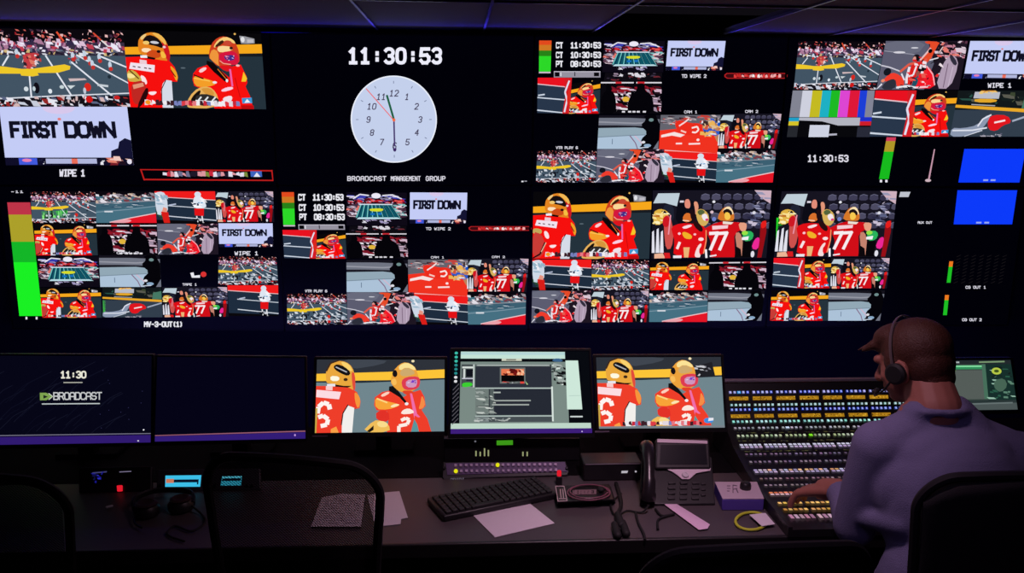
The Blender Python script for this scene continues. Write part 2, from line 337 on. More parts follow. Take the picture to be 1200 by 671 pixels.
def f_players_desk(p, tick=False):
    p.src = (62, 62, 1032, 618); p.fill((112, 134, 142)); p.poly([(60, 60), (1034, 60), (1034, 145), (60, 170)], (46, 50, 58)); p.poly([(200, 62), (600, 62), (560, 100), (300, 140)], (64, 70, 80), 1)
    p.poly([(60, 222), (1034, 205), (1034, 216), (400, 240), (60, 236)], (38, 46, 54)); p.poly([(60, 170), (600, 156), (1034, 138), (1034, 204), (600, 220), (60, 225)], (252, 196, 56))
    r = (238, 62, 42)
    p.poly([(60, 262), (180, 262), (300, 268), (370, 310), (398, 380), (392, 432), (350, 440), (300, 405), (262, 480), (262, 620), (60, 620)], r); p.poly([(350, 300), (392, 345), (396, 400), (378, 440), (355, 380)], (246, 150, 60), 1)
    p.poly([(355, 436), (378, 446), (330, 420)], BK); p.poly([(300, 410), (352, 430), (340, 620), (262, 620), (262, 480)], (242, 240, 236)); p.line([(305, 405), (268, 470), (258, 560)], 8, (40, 20, 24))
    p.poly([(130, 170), (142, 120), (190, 80), (250, 70), (310, 95), (345, 150), (355, 230), (350, 300), (300, 270), (200, 265), (140, 250)], (234, 168, 62), 1)
    p.poly([(325, 150), (352, 170), (358, 290), (342, 300), (330, 230)], (226, 76, 60), 1); p.poly([(240, 74), (305, 95), (335, 150), (310, 150), (260, 110)], (250, 210, 110), 1); p.line([(135, 150), (165, 90), (230, 66)], 12, (60, 40, 30))
    p.poly([(188, 112), (215, 95), (270, 115), (322, 160), (300, 190), (240, 165), (195, 135)], (20, 18, 20), 1); p.line([(205, 118), (290, 158)], 9, (180, 180, 186)); p.poly([(165, 185), (235, 190), (232, 225), (170, 225)], (255, 250, 226), 1); p.ell(282, 214, 16, 12, (60, 40, 24)); p.poly([(140, 240), (270, 262), (330, 262), (300, 275), (140, 262)], (18, 14, 16)); p.poly([(142, 246), (205, 246), (205, 266), (142, 264)], WH)
    p.poly([(66, 290), (250, 308), (236, 364), (64, 346)], (252, 220, 226)); p.poly([(135, 262), (185, 262), (185, 296), (135, 292)], (250, 205, 205))
    p.line([(170, 440), (160, 402), (120, 388), (84, 420), (78, 470)], 34, (255, 244, 240)); p.line([(84, 500), (120, 486), (158, 515), (150, 556), (104, 566)], 32, (255, 244, 240)); p.line([(70, 430), (66, 620)], 14, (196, 170, 70)); p.poly([(180, 590), (220, 570), (240, 618), (180, 618)], (250, 160, 70))
    # right
    p.poly([(500, 410), (505, 350), (560, 310), (640, 295), (720, 350), (770, 320), (850, 295), (880, 350), (890, 420), (860, 450), (905, 520), (935, 618), (840, 618), (805, 520), (780, 618), (600, 618), (610, 540), (600, 460), (520, 450)], r)
    p.poly([(805, 520), (828, 560), (842, 618), (786, 618)], (90, 150, 156)); p.poly([(505, 350), (560, 372), (690, 404), (690, 418), (610, 446), (512, 442)], (248, 164, 56), 1); p.line([(520, 360), (600, 392)], 12, (252, 214, 130)); p.poly([(620, 420), (660, 400), (700, 408), (640, 432)], (252, 230, 180), 1)
    p.poly([(515, 455), (610, 452), (620, 540), (520, 530)], (226, 50, 40), 1); p.poly([(545, 335), (600, 305), (622, 316), (566, 350)], (252, 210, 190), 1)
    p.poly([(612, 268), (650, 262), (680, 300), (745, 385), (735, 400), (690, 350), (610, 300)], (18, 16, 18), 0); p.ell(746, 402, 14, 12, (240, 236, 240))
    p.poly([(620, 230), (640, 150), (690, 95), (740, 80), (800, 110), (825, 160), (840, 220), (830, 280), (760, 320), (690, 310), (640, 265)], (236, 162, 60), 1); p.poly([(680, 110), (740, 82), (800, 112), (815, 150), (740, 118), (690, 150)], (250, 226, 150), 1); p.poly([(690, 150), (750, 118), (818, 165), (760, 190), (700, 190)], (206, 170, 110), 1)
    p.poly([(632, 160), (660, 135), (676, 175), (660, 200), (640, 190)], (24, 18, 22), 1); p.ell(790, 74, 12, 10, (240, 225, 180)); p.poly([(625, 215), (660, 205), (672, 250), (640, 262)], (250, 190, 90), 1)
    p.poly([(702, 225), (740, 195), (830, 190), (850, 225), (835, 285), (760, 300), (715, 285)], (222, 60, 82), 1); p.poly([(738, 220), (820, 210), (826, 240), (812, 278), (740, 275)], (206, 150, 190), 1); p.splat(745, 218, 815, 240, 8, [(120, 60, 200), (90, 60, 170), (230, 210, 230)], 22, 10, 5); p.poly([(700, 300), (800, 300), (790, 340), (740, 335)], (226, 66, 40), 1)
    p.poly([(770, 322), (786, 322), (826, 480), (850, 505), (835, 508), (808, 492), (806, 518), (800, 490)], (240, 110, 170)); p.poly([(860, 330), (890, 400), (870, 440), (835, 445), (850, 400)], (246, 140, 70), 1)
    p.poly([(700, 484), (715, 450), (760, 435), (800, 455), (800, 478)], (252, 232, 222), 1); p.line([(706, 530), (740, 512), (768, 525), (752, 560), (690, 572), (690, 618)], 26, (252, 238, 230))
    p.poly([(410, 618), (500, 525), (560, 530), (615, 560), (625, 618)], (240, 190, 90), 1); p.poly([(450, 610), (500, 565), (500, 600), (470, 618)], (30, 24, 20)); p.poly([(520, 545), (560, 528), (610, 552), (600, 580), (540, 580)], (250, 220, 140), 1)
    if tick:
        p.rect(60, 600, 1034, 620, (120, 130, 138)); ticker(p, 245, 860, 558, 600, 9); p.poly([(868, 545), (940, 535), (950, 575), (880, 585)], (60, 140, 220), 1); p.poly([(910, 540), (948, 540), (946, 560), (905, 566)], WH)
        p.poly([(820, 135), (960, 100), (980, 212), (830, 222)], (32, 32, 38)); p.splat(830, 130, 970, 205, 14, [(200, 200, 206), (120, 120, 130), (30, 30, 34)], 34, 16, 8)
def f_field(p, dense=False):
    p.src = (-75, 50, 980, 632); p.fill((66, 84, 100)); p.rect(-75, 50, 980, 150, (12, 8, 14)); p.rect(-75, 145, 980, 245, (56, 46, 66))
    p.splat(-75, 60, 980, 150, 90, [(150, 30, 40), (210, 100, 90), (90, 30, 50), (60, 40, 60), (230, 180, 180)], 22, 18, 11)
    p.splat(-75, 130, 980, 215, 150, [(220, 190, 215), (170, 120, 150), (120, 70, 110), (235, 230, 245), (50, 40, 70), (190, 60, 80)], 32, 34, 12)
    p.line([(450, 70), (500, 140)], 14, (225, 80, 50)); p.line([(740, 75), (800, 130)], 12, (210, 70, 50)); p.line([(800, 130), (850, 175)], 10, (230, 225, 225))
    p.splat(-75, 205, 980, 240, 60, [(225, 225, 235), (30, 26, 40), (90, 100, 120), (210, 180, 120)], 34, 22, 13)
    for a in ([(0, 325), (55, 250)], [(345, 245), (520, 545)], [(590, 240), (1000, 450)], [(540, 290), (850, 555)], [(780, 250), (980, 330)], [(205, 395), (205, 560)]): p.line(a, 12, (226, 230, 240))
    p.line([(-75, 572), (400, 550), (980, 528)], 9, (220, 224, 234))
    p.poly([(-75, 326), (0, 330), (150, 348), (240, 345), (490, 312), (535, 325), (528, 350), (430, 376), (270, 378), (280, 395), (230, 404), (140, 398), (135, 384), (-75, 384)], (238, 200, 40))
    p.poly([(165, 235), (290, 225), (300, 260), (250, 290), (225, 350), (180, 345), (170, 290)], (196, 60, 66), 1); p.splat(165, 230, 305, 345, 34, [(235, 220, 225), (190, 60, 60), (40, 30, 40), (220, 120, 100)], 20, 22, 14)
    p.splat(510, 215, 600, 310, 26, [(225, 230, 240), (40, 40, 60), (190, 40, 50), (120, 150, 170)], 20, 22, 15)
    for x, y in ((690, 290), (770, 270), (850, 330), (560, 260), (655, 250), (710, 320), (120, 240)): p.ell(x, y-16, 14, 26, (196, 210, 226)); p.ell(x+4, y+14, 16, 16, (196, 50, 44))
    p.poly([(510, 418), (640, 416), (655, 428), (520, 440)], (206, 184, 186)); p.ell(252, 490, 24, 42, (16, 14, 24)); p.ell(170, 498, 18, 18, (210, 220, 226)); p.ell(232, 496, 12, 18, (190, 206, 214)); p.ell(357, 514, 16, 18, (224, 232, 240)); p.ell(452, 482, 18, 14, (196, 210, 214)); p.poly([(495, 470), (560, 470), (520, 498)], (206, 216, 220)); p.ell(836, 404, 14, 14, (30, 44, 56)); p.line([(735, 465), (820, 475)], 16, (200, 208, 216))
    if dense: p.splat(-75, 400, 980, 540, 60, [(215, 222, 230), (20, 24, 36), (180, 190, 205), (26, 36, 50)], 40, 44, 18)
    p.poly([(-75, 580), (400, 556), (980, 545), (980, 632), (-75, 632)], (22, 18, 28)); p.splat(-75, 560, 980, 632, 110, [(200, 205, 220), (16, 14, 20), (150, 40, 40), (210, 180, 180), (90, 100, 130), (16, 14, 20), (230, 230, 240)], 38, 34, 16)
    p.ell(657, 482, 26, 32, (214, 40, 30)); p.ell(660, 575, 28, 26, (206, 24, 24)); p.ell(630, 510, 12, 24, (190, 200, 214)); p.ell(880, 562, 24, 16, (200, 30, 30))
def f_card(p):
    p.src = (0, 380, 477, 590); p.fill((196, 204, 246)); p.ell(220, 384, 60, 22, (216, 200, 236)); p.ell(218, 424, 7, 5, (226, 120, 120))
    text(p, 'FIRST', 36, 431, 205, 493, (16, 16, 34), .225, .26); text(p, 'DOWN', 238, 431, 418, 493, (16, 16, 34), .225, .26)
    p.poly([(395, 560), (398, 538), (425, 528), (432, 505), (455, 492), (477, 500), (477, 566), (395, 566)], (20, 20, 50))
    p.rect(0, 562, 477, 590, (16, 14, 40)); p.rect(50, 564, 118, 588, (66, 90, 220)); p.ell(80, 572, 18, 6, (230, 130, 180)); p.rect(150, 566, 340, 584, (176, 182, 220)); p.rect(246, 566, 268, 584, (236, 110, 90)); p.splat(120, 568, 145, 584, 6, [WH, (30, 30, 60)], 12, 8, 2); p.splat(345, 568, 366, 584, 6, [WH, (20, 20, 40)], 12, 8, 3)
    p.splat(372, 564, 470, 588, 16, [(230, 130, 110), (120, 30, 40), (240, 200, 190), (30, 16, 30)], 24, 14, 4); p.ell(462, 577, 9, 9, (230, 225, 240))
def f_stadium(p):
    p.src = (30, 30, 570, 350); p.fill((14, 10, 22)); p.splat(60, 60, 540, 120, 50, [(230, 225, 245), (60, 60, 160), (20, 16, 30), (150, 140, 180)], 60, 14, 21)
    p.ell(295, 62, 42, 26, (236, 232, 246)); p.line([(90, 92), (150, 50), (230, 60)], 12, (230, 228, 240)); p.line([(350, 60), (440, 52), (525, 92)], 12, (230, 228, 240)); p.line([(120, 85), (200, 75)], 9, (50, 60, 190)); p.line([(400, 72), (500, 88)], 8, (50, 60, 180))
    p.splat(60, 100, 550, 140, 46, [(196, 30, 40), (230, 80, 80), (90, 10, 24), (190, 150, 180)], 34, 20, 22)
    p.poly([(40, 170), (120, 135), (480, 135), (560, 180), (565, 265), (440, 290), (140, 290), (35, 250)], (66, 40, 60), 0)
    p.splat(40, 145, 160, 255, 34, [(226, 120, 110), (230, 210, 220), (90, 60, 80), (200, 190, 210)], 34, 22, 23, 1.2); p.splat(440, 145, 560, 260, 34, [(226, 120, 110), (230, 210, 220), (90, 60, 80), (120, 190, 190)], 34, 22, 24, -1.2)
    p.poly([(155, 145), (430, 145), (510, 275), (108, 275)], (14, 84, 100)); p.poly([(140, 270), (480, 270), (520, 285), (120, 288)], (190, 226, 236))
    for i in range(9): t = i/8; p.line([(160+262*t, 148), (118+385*t, 272)], 9, (120, 206, 200)); p.line([(170+250*t, 150), (138+360*t, 270)], 7, (10, 40, 70))
    p.poly([(235, 185), (355, 182), (358, 205), (310, 215), (235, 208)], (214, 220, 40), 1); p.ell(262, 238, 22, 12, (20, 110, 190)); p.ell(325, 235, 20, 12, (20, 110, 190)); p.rect(150, 140, 440, 150, (210, 226, 240))
    p.splat(180, 296, 420, 330, 20, [(216, 214, 226), (16, 14, 24), (160, 150, 190)], 26, 20, 25)
def f_side(p):          # end zone side with the padded rail and a hurrying player at right
    p.src = (0, 0, 100, 100); p.fill((40, 54, 74)); p.poly([(0, 0), (100, 0), (100, 26), (0, 18)], (232, 18, 32)); p.line([(0, 18), (100, 27)], 2.6, (226, 196, 206))
    p.line([(0, 56), (30, 58), (92, 62)], 3.4, (206, 216, 230)); p.line([(2, 50), (22, 47)], 4, (206, 216, 230)); p.line([(0, 92), (90, 99)], 4, (206, 216, 230)); p.poly([(78, 0), (100, 0), (100, 100), (78, 100), (84, 50)], (212, 28, 36), 0); p.line([(93, 8), (82, 40), (90, 62), (84, 96)], 5, (226, 222, 240)); p.ell(96, 55, 7, 22, (220, 40, 30))
def f_ref(p, other=True):
    p.src = (0, 0, 100, 100); p.fill((30, 44, 62)); p.poly([(0, 0), (100, 0), (100, 27), (0, 16)], (240, 28, 28)); p.line([(0, 17), (100, 28)], 2.4, (220, 190, 196)); p.line([(18, 45), (100, 56)], 2.6, (200, 208, 220)); p.line([(18, 78), (100, 92)], 3, (206, 212, 224)); p.poly([(0, 90), (100, 96), (100, 100), (0, 100)], (10, 8, 12)); p.line([(22, 44), (34, 40)], 4, (180, 190, 214))
    if other: p.poly([(0, 4), (14, 0), (20, 18), (20, 70), (4, 72), (0, 60)], (206, 216, 230), 1); p.poly([(8, 64), (20, 66), (22, 100), (12, 100)], (216, 30, 24)); p.splat(2, 8, 18, 60, 10, [(150, 180, 200), (240, 240, 246), (230, 150, 130)], 8, 12, 31); p.splat(0, 64, 9, 90, 6, [(40, 80, 50), (20, 40, 30), (200, 220, 230)], 7, 10, 32)
    p.ell(71, 10, 5.5, 9, (214, 222, 236)); p.poly([(66, 14), (77, 14), (84, 40), (84, 52), (64, 56), (62, 34)], (222, 230, 242), 1); p.splat(64, 24, 82, 50, 9, [(40, 50, 80), (120, 170, 210), (250, 250, 255)], 7, 6, 33); p.poly([(64, 54), (80, 54), (79, 78), (64, 76)], (226, 18, 22)); p.line([(67, 78), (69, 98)], 4, (230, 230, 236)); p.line([(76, 78), (77, 96)], 4, (230, 230, 236)); p.splat(62, 88, 82, 99, 5, [BK, WH], 7, 7, 34)
def f_silh(p):
    p.src = (0, 0, 100, 100); p.fill((10, 8, 14)); p.line([(0, 6), (54, 6)], 4, (220, 216, 224)); p.line([(58, 6), (100, 6)], 4, (220, 216, 224)); p.rect(24, 3, 34, 9, (200, 40, 50)); p.rect(60, 3, 72, 9, (200, 40, 50))
    p.splat(20, 24, 60, 84, 46, [(120, 24, 40), (210, 180, 200), (160, 120, 140), (40, 20, 30), (230, 226, 232)], 9, 12, 41); p.splat(76, 24, 100, 92, 34, [(120, 24, 40), (210, 180, 200), (160, 140, 160), (40, 20, 30)], 9, 12, 42); p.splat(20, 18, 100, 34, 30, [(150, 24, 40), (90, 14, 30)], 10, 8, 43); p.ell(42, 56, 6, 8, (226, 180, 60))
    for c, w_ in ((13, 13), (66, 21)): p.poly([(c-w_, 100), (c-w_, 66), (c-w_*.72, 40), (c-w_*.3, 30), (c-w_*.3, 8), (c+w_*.3, 8), (c+w_*.3, 30), (c+w_*.75, 38), (c+w_, 62), (c+w_*1.05, 100)], (5, 4, 9), 1)
    for x in (36, 46, 53, 60, 70): p.line([(x, 94), (x+5, 94)], 5, (224, 222, 230))
def f_hud(p):           # players kneeling at the side line
    p.src = (145, 30, 1110, 615); p.fill((92, 92, 112)); p.poly([(145, 30), (640, 30), (540, 200), (145, 150)], (104, 106, 124), 1); p.line([(150, 148), (330, 170), (510, 192)], 10, (150, 150, 166)); p.ell(500, 112, 44, 9, (206, 206, 216)); p.ell(330, 166, 70, 13, (214, 212, 222)); p.line([(145, 322), (250, 345), (400, 400)], 15, (206, 204, 216))
    p.poly([(640, 30), (1110, 30), (1110, 615), (700, 615), (760, 300)], (30, 22, 34)); p.splat(780, 30, 1110, 230, 60, [(196, 130, 150), (220, 200, 214), (90, 50, 70), (230, 120, 110), (20, 14, 22)], 60, 44, 51)
    p.poly([(600, 30), (790, 40), (760, 90), (700, 290), (560, 340), (640, 180), (690, 70), (620, 60)], (228, 74, 40), 1); p.line([(690, 115), (590, 260)], 22, (230, 190, 190)); p.ell(690, 150, 24, 26, BK); p.poly([(780, 80), (850, 90), (800, 190), (770, 260), (740, 280), (790, 170)], (30, 20, 30), 1); p.line([(830, 100), (790, 180)], 14, (226, 200, 200)); p.line([(700, 260), (800, 230)], 14, (226, 226, 232)); p.line([(720, 300), (820, 240)], 10, (20, 16, 20))
    p.poly([(500, 300), (600, 270), (640, 330), (560, 560), (470, 545), (490, 400)], (220, 32, 30), 1); p.ell(540, 235, 42, 46, (18, 14, 20)); p.ell(520, 245, 20, 30, (216, 150, 140)); p.line([(545, 290), (470, 310), (380, 400)], 30, (226, 90, 70)); p.line([(480, 340), (470, 480), (480, 540)], 32, (234, 225, 234)); p.line([(560, 330), (540, 440), (490, 455)], 22, (236, 230, 238))
    p.poly([(610, 330), (700, 330), (790, 440), (830, 600), (570, 600), (600, 480)], (244, 24, 40), 1); p.line([(680, 330), (770, 430), (815, 560)], 14, (240, 180, 190)); p.ell(630, 360, 50, 58, (16, 12, 18)); p.ell(592, 420, 22, 32, (150, 80, 70)); p.line([(590, 590), (740, 578)], 22, (250, 200, 210)); p.poly([(560, 470), (620, 440), (600, 590), (540, 560)], (30, 80, 100), 1)
    p.poly([(200, 500), (260, 420), (330, 410), (440, 480), (460, 580), (380, 590), (340, 490), (240, 520)], (238, 60, 44), 1); p.ell(232, 400, 44, 46, (20, 24, 34)); p.ell(200, 506, 22, 20, (230, 140, 110)); p.line([(400, 420), (450, 500)], 18, (230, 226, 236)); p.poly([(190, 612), (230, 520), (310, 480), (360, 510), (360, 612)], (44, 46, 58), 1); p.line([(130, 612), (195, 545)], 22, (226, 226, 236))
    p.poly([(920, 200), (860, 320), (830, 600), (1000, 605), (1055, 320), (1000, 210)], (176, 156, 178), 1); p.line([(925, 300), (920, 590)], 10, (110, 86, 110)); p.poly([(930, 170), (1040, 290), (1010, 335), (930, 240)], (50, 46, 62), 1); p.line([(990, 340), (975, 580)], 8, (206, 190, 210)); p.line([(370, 590), (480, 570), (600, 590)], 22, (232, 232, 238)); p.splat(480, 200, 860, 560, 34, [(236, 40, 44), (240, 225, 232), (30, 20, 28), (230, 90, 80), (220, 30, 36)], 40, 40, 53); p.splat(400, 560, 760, 610, 14, [(236, 232, 240), (30, 24, 36)], 40, 20, 54)
def f_cel(p, left=True):
    p.src = (35, 15, 1140, 645); p.fill((22, 20, 32)); R = random.Random(61)
    for i in range(7):
        for j in range(4):
            x, y = 480+i*100+(j % 2)*20, 45+j*88
            p.poly([(x, y+60), (x+6, y+14), (x+40, y), (x+82, y+10), (x+92, y+60)], R.choice([(62, 60, 84), (76, 74, 98), (50, 48, 72)]), 1); p.line([(x+8, y+16), (x+42, y+2), (x+84, y+14)], 6, (104, 104, 130))
    p.poly([(980, 15), (1140, 20), (1140, 140), (1040, 80)], (206, 176, 190)); p.splat(960, 40, 1120, 330, 26, [(90, 96, 130), (150, 150, 180), (40, 40, 66), (200, 190, 210)], 44, 26, 62)
    p.poly([(85, 42), (285, 40), (262, 160), (150, 130), (40, 132)], (190, 206, 216)); p.poly([(120, 150), (230, 140), (240, 300), (150, 340)], (30, 34, 50), 1)
    p.poly([(265, 110), (420, 100), (470, 200), (400, 330), (250, 330)], (12, 12, 22), 1); p.poly([(335, 100), (370, 92), (388, 130), (385, 180), (345, 178), (332, 150)], (226, 140, 120), 1); p.poly([(415, 120), (448, 115), (466, 160), (460, 200), (440, 250), (430, 180)], (226, 150, 120), 1); p.rect(288, 108, 325, 126, (220, 214, 226))
    p.ell(606, 120, 14, 12, WH); p.ell(592, 215, 16, 14, (220, 190, 200)); p.ell(990, 222, 16, 14, (220, 220, 230)); p.ell(615, 280, 20, 20, (110, 130, 200))
    # referee and player at left
    p.poly([(30, 350), (90, 340), (150, 400), (160, 600), (35, 600)], (20, 18, 30), 1)
    for x in (38, 82, 122): p.poly([(x-10, 590), (x-4, 370+abs(x-80)*.6), (x+14, 360+abs(x-80)*.5), (x+26, 590)], (226, 226, 238))
    p.poly([(40, 215), (100, 180), (170, 200), (190, 240), (120, 330), (50, 330)], (226, 180, 70), 1); p.splat(50, 200, 170, 310, 18, [(250, 226, 150), (30, 20, 24), (190, 110, 40), (252, 240, 190)], 40, 28, 63); p.poly([(140, 250), (200, 240), (240, 400), (225, 550), (170, 560), (150, 420)], (206, 80, 76), 1); p.ell(165, 300, 34, 52, (206, 24, 36)); p.line([(205, 240), (190, 420)], 12, (236, 150, 170))
    # middle group
    p.poly([(210, 350), (300, 315), (420, 320), (540, 345), (560, 450), (535, 635), (240, 635), (250, 480), (230, 420)], (222, 14, 22), 1)
    p.poly([(315, 270), (340, 225), (380, 220), (412, 260), (400, 300), (340, 310)], (216, 112, 44), 1); p.line([(320, 290), (380, 295)], 9, (250, 220, 190)); p.poly([(380, 190), (430, 190), (440, 300), (400, 290)], (30, 14, 20), 1)
    p.poly([(440, 200), (500, 180), (560, 230), (570, 300), (530, 350), (480, 330), (450, 270)], (214, 176, 90), 1); p.poly([(450, 210), (490, 185), (535, 215), (480, 250)], (84, 100, 60), 1); p.poly([(490, 240), (540, 225), (565, 285), (520, 300)], (242, 232, 240), 1); p.ell(548, 285, 16, 12, (220, 70, 120)); p.poly([(415, 290), (470, 310), (520, 370), (500, 405), (430, 350)], (40, 14, 16), 1)
    p.poly([(310, 350), (400, 325), (412, 345), (340, 372)], (246, 220, 228), 1); p.poly([(318, 400), (350, 395), (415, 430), (410, 465), (350, 460), (325, 430)], (240, 176, 40), 1); p.line([(300, 490), (275, 555)], 26, (246, 228, 232)); p.ell(292, 412, 14, 12, (250, 200, 210)); p.ell(440, 420, 14, 10, (250, 190, 200))
    p.poly([(445, 600), (470, 530), (500, 500), (510, 520), (480, 570), (510, 635), (450, 635)], (246, 220, 220), 1); p.ell(500, 465, 26, 16, (250, 224, 226)); p.poly([(335, 540), (395, 540), (385, 635), (345, 635)], (236, 180, 120)); p.rect(240, 615, 320, 640, (236, 230, 240)); p.line([(545, 380), (550, 480), (530, 600)], 10, (246, 150, 100))
    # the one with 77
    p.poly([(540, 360), (620, 320), (700, 300), (860, 312), (880, 380), (840, 400), (815, 440), (835, 635), (600, 635), (590, 480), (560, 420)], (208, 14, 24), 0); p.poly([(845, 312), (925, 315), (930, 360), (915, 400), (870, 390)], (230, 160, 130), 1); p.poly([(700, 300), (800, 310), (780, 330), (700, 325)], (236, 226, 214), 0)
    p.poly([(650, 290), (655, 235), (700, 170), (760, 165), (800, 220), (808, 290), (760, 300)], (214, 120, 40), 1); p.poly([(680, 220), (720, 165), (765, 165), (800, 230), (785, 240), (755, 185), (710, 190)], (250, 226, 180), 1); p.poly([(695, 200), (740, 180), (785, 215), (780, 250), (710, 240)], (26, 16, 20), 1); p.poly([(710, 220), (750, 215), (775, 260), (750, 292), (715, 280)], (246, 200, 80), 1)
    p.poly([(600, 342), (752, 335), (748, 365), (604, 378)], (246, 206, 214)); 
    for x in (0, 88): p.line([(586+x, 412), (655+x, 408), (600+x-4, 560)], 30, (248, 236, 240), .7)
    p.line([(590, 625), (655, 615)], 14, (240, 226, 234)); p.poly([(818, 410), (870, 400), (905, 500), (910, 640), (830, 640), (850, 560)], (196, 130, 110), 1); p.poly([(835, 530), (885, 560), (900, 640), (830, 640)], (14, 8, 12))
    p.poly([(890, 410), (960, 385), (1005, 420), (985, 480), (910, 490)], (40, 178, 92), 1); p.ell(915, 410, 30, 20, (150, 226, 70)); p.poly([(890, 450), (955, 440), (950, 475), (890, 475)], (240, 240, 246)); p.poly([(985, 555), (1010, 470), (1050, 445), (1065, 480), (1050, 570)], (236, 40, 150), 1); p.poly([(1060, 330), (1110, 290), (1120, 400), (1090, 640), (1050, 640), (1060, 480)], (150, 14, 22)); p.poly([(1060, 310), (1110, 290), (1118, 350), (1070, 375)], (230, 30, 28), 1); p.ell(1002, 608, 18, 30, (226, 226, 236)); p.rect(900, 490, 985, 640, (8, 6, 10))
    p.poly([(60, 600), (140, 592), (165, 640), (60, 642)], (236, 180, 150)); p.poly([(150, 590), (205, 590), (215, 640), (160, 640)], (214, 30, 34)); p.line([(550, 560), (560, 640)], 20, (240, 240, 246))
def f_corner(p):
    p.src = (0, 0, 100, 100); p.fill((70, 112, 130)); p.rect(0, 0, 100, 16, (10, 7, 14)); p.splat(0, 8, 100, 34, 90, [(226, 222, 230), (150, 140, 150), (40, 30, 44), (206, 180, 160), (120, 60, 70)], 7, 8, 71); p.line([(0, 40), (50, 37), (100, 30)], 6, (150, 150, 160)); p.poly([(0, 40), (100, 31), (100, 46), (50, 54), (0, 60)], (60, 96, 114)); p.line([(0, 66), (50, 58), (100, 47)], 2.4, (126, 152, 168)); p.line([(14, 64), (28, 64)], 5, (206, 212, 220))
    p.poly([(22, 100), (60, 84), (100, 70), (100, 100)], (228, 22, 38)); p.line([(22, 98), (60, 83), (100, 69)], 3, (236, 200, 206)); p.poly([(26, 96), (50, 88), (60, 92), (52, 100), (26, 100)], (236, 160, 170), 1); p.splat(10, 38, 90, 52, 18, [(30, 60, 90), (190, 200, 210)], 10, 2, 72)
def f_grey(p, cut=True):
    p.src = (0, 0, 100, 100); p.fill((112, 116, 130)); p.poly([(0, 0), (100, 0), (100, 12), (50, 8), (0, 8)], (20, 18, 28)); p.poly([(0, 30), (30, 30), (75, 32), (80, 40), (0, 42)], (28, 28, 38)); p.poly([(0, 38), (60, 36), (78, 40), (80, 60), (0, 66)], (146, 168, 182)); p.poly([(0, 66), (60, 60), (80, 56), (90, 100), (0, 100)], (172, 194, 216)); p.line([(0, 20), (60, 24), (78, 22)], 4, (150, 152, 164)); p.line([(52, 60), (62, 82), (66, 100)], 3, (130, 100, 130)); p.line([(60, 60), (72, 82), (76, 100)], 3, (214, 180, 200)); p.line([(24, 70), (24, 86)], 2, (90, 110, 136)); p.line([(0, 65), (50, 60), (78, 58)], 2.5, (120, 140, 156))
    if cut: p.poly([(72, 0), (100, 0), (100, 100), (66, 100), (74, 86), (70, 72), (82, 52), (68, 30), (78, 14)], (5, 4, 9), 1); p.ell(75, 80, 3, 4, (220, 222, 230)); p.ell(82, 90, 6, 5, (140, 170, 200)); p.line([(68, 97), (84, 95)], 3, (200, 210, 226)); p.ell(86, 14, 4, 5, (110, 140, 140))
def f_knee(p):          # pile of players on the red end zone
    p.src = (45, 20, 600, 430); p.fill((240, 50, 32)); p.poly([(45, 20), (600, 20), (600, 120), (45, 190)], (100, 100, 110)); p.splat(45, 30, 600, 130, 60, [(206, 190, 190), (60, 40, 50), (150, 140, 150), (200, 60, 50)], 46, 22, 81)
    p.poly([(180, 100), (230, 70), (330, 110), (430, 110), (500, 200), (420, 240), (240, 230), (190, 160)], (236, 44, 28), 1); p.poly([(60, 240), (180, 205), (280, 235), (240, 262), (160, 245), (60, 268)], (246, 226, 224)); p.line([(220, 140), (270, 100), (310, 60)], 16, (245, 220, 220)); p.line([(340, 160), (390, 145), (405, 180), (380, 210), (345, 205)], 18, (250, 230, 226)); p.line([(240, 190), (290, 210)], 18, (246, 200, 190))
    p.poly([(430, 130), (480, 90), (560, 100), (600, 160), (600, 330), (570, 280), (540, 200), (450, 200)], (190, 130, 90), 1); p.splat(440, 60, 600, 240, 40, [(236, 180, 90), (230, 226, 236), (60, 40, 40), (40, 90, 200), (206, 90, 60), (220, 190, 150)], 40, 40, 82); p.ell(595, 120, 20, 22, (20, 90, 200))
    p.line([(200, 332), (258, 330)], 18, (250, 220, 220)); p.line([(320, 334), (428, 328)], 18, (250, 220, 220)); p.ell(405, 288, 14, 14, (250, 226, 226)); p.line([(100, 408), (600, 436)], 10, (236, 190, 190))
def f_fallen(p):
    p.src = (640, 40, 1200, 400); p.fill((50, 62, 76)); p.rect(640, 40, 1200, 190, (18, 24, 26)); p.splat(680, 50, 1200, 150, 24, [(60, 70, 50), (40, 80, 70), (20, 30, 30), (90, 90, 80)], 50, 26, 91); p.poly([(760, 50), (940, 52), (938, 104), (756, 100)], (186, 188, 200)); p.splat(800, 40, 900, 64, 8, [(226, 150, 60), (236, 200, 120)], 36, 16, 92); p.poly([(765, 102), (930, 106), (920, 134), (770, 132)], (226, 166, 40), 1); p.line([(750, 148), (920, 158)], 8, (170, 172, 182)); p.poly([(1120, 100), (1200, 80), (1200, 180), (1110, 178)], (70, 120, 100), 0)
    p.poly([(640, 150), (1200, 186), (1200, 214), (640, 172)], (232, 168, 40)); p.poly([(640, 330), (720, 335), (820, 310), (860, 240), (905, 225), (880, 300), (840, 360), (740, 402), (640, 402)], (140, 152, 176), 1); p.line([(650, 352), (790, 350), (890, 330)], 12, (220, 224, 236)); p.line([(905, 228), (850, 262), (822, 320)], 12, (226, 228, 240)); p.line([(740, 400), (860, 350)], 9, (210, 216, 230))
    p.poly([(885, 262), (920, 228), (1020, 232), (1060, 290), (1000, 310), (960, 358), (900, 345)], (224, 22, 30), 1); p.line([(935, 290), (1010, 272)], 14, (246, 226, 230)); p.line([(1060, 278), (1200, 224)], 16, (160, 170, 190)); p.splat(840, 375, 1000, 398, 12, [(180, 176, 190), (90, 90, 110)], 22, 12, 93)
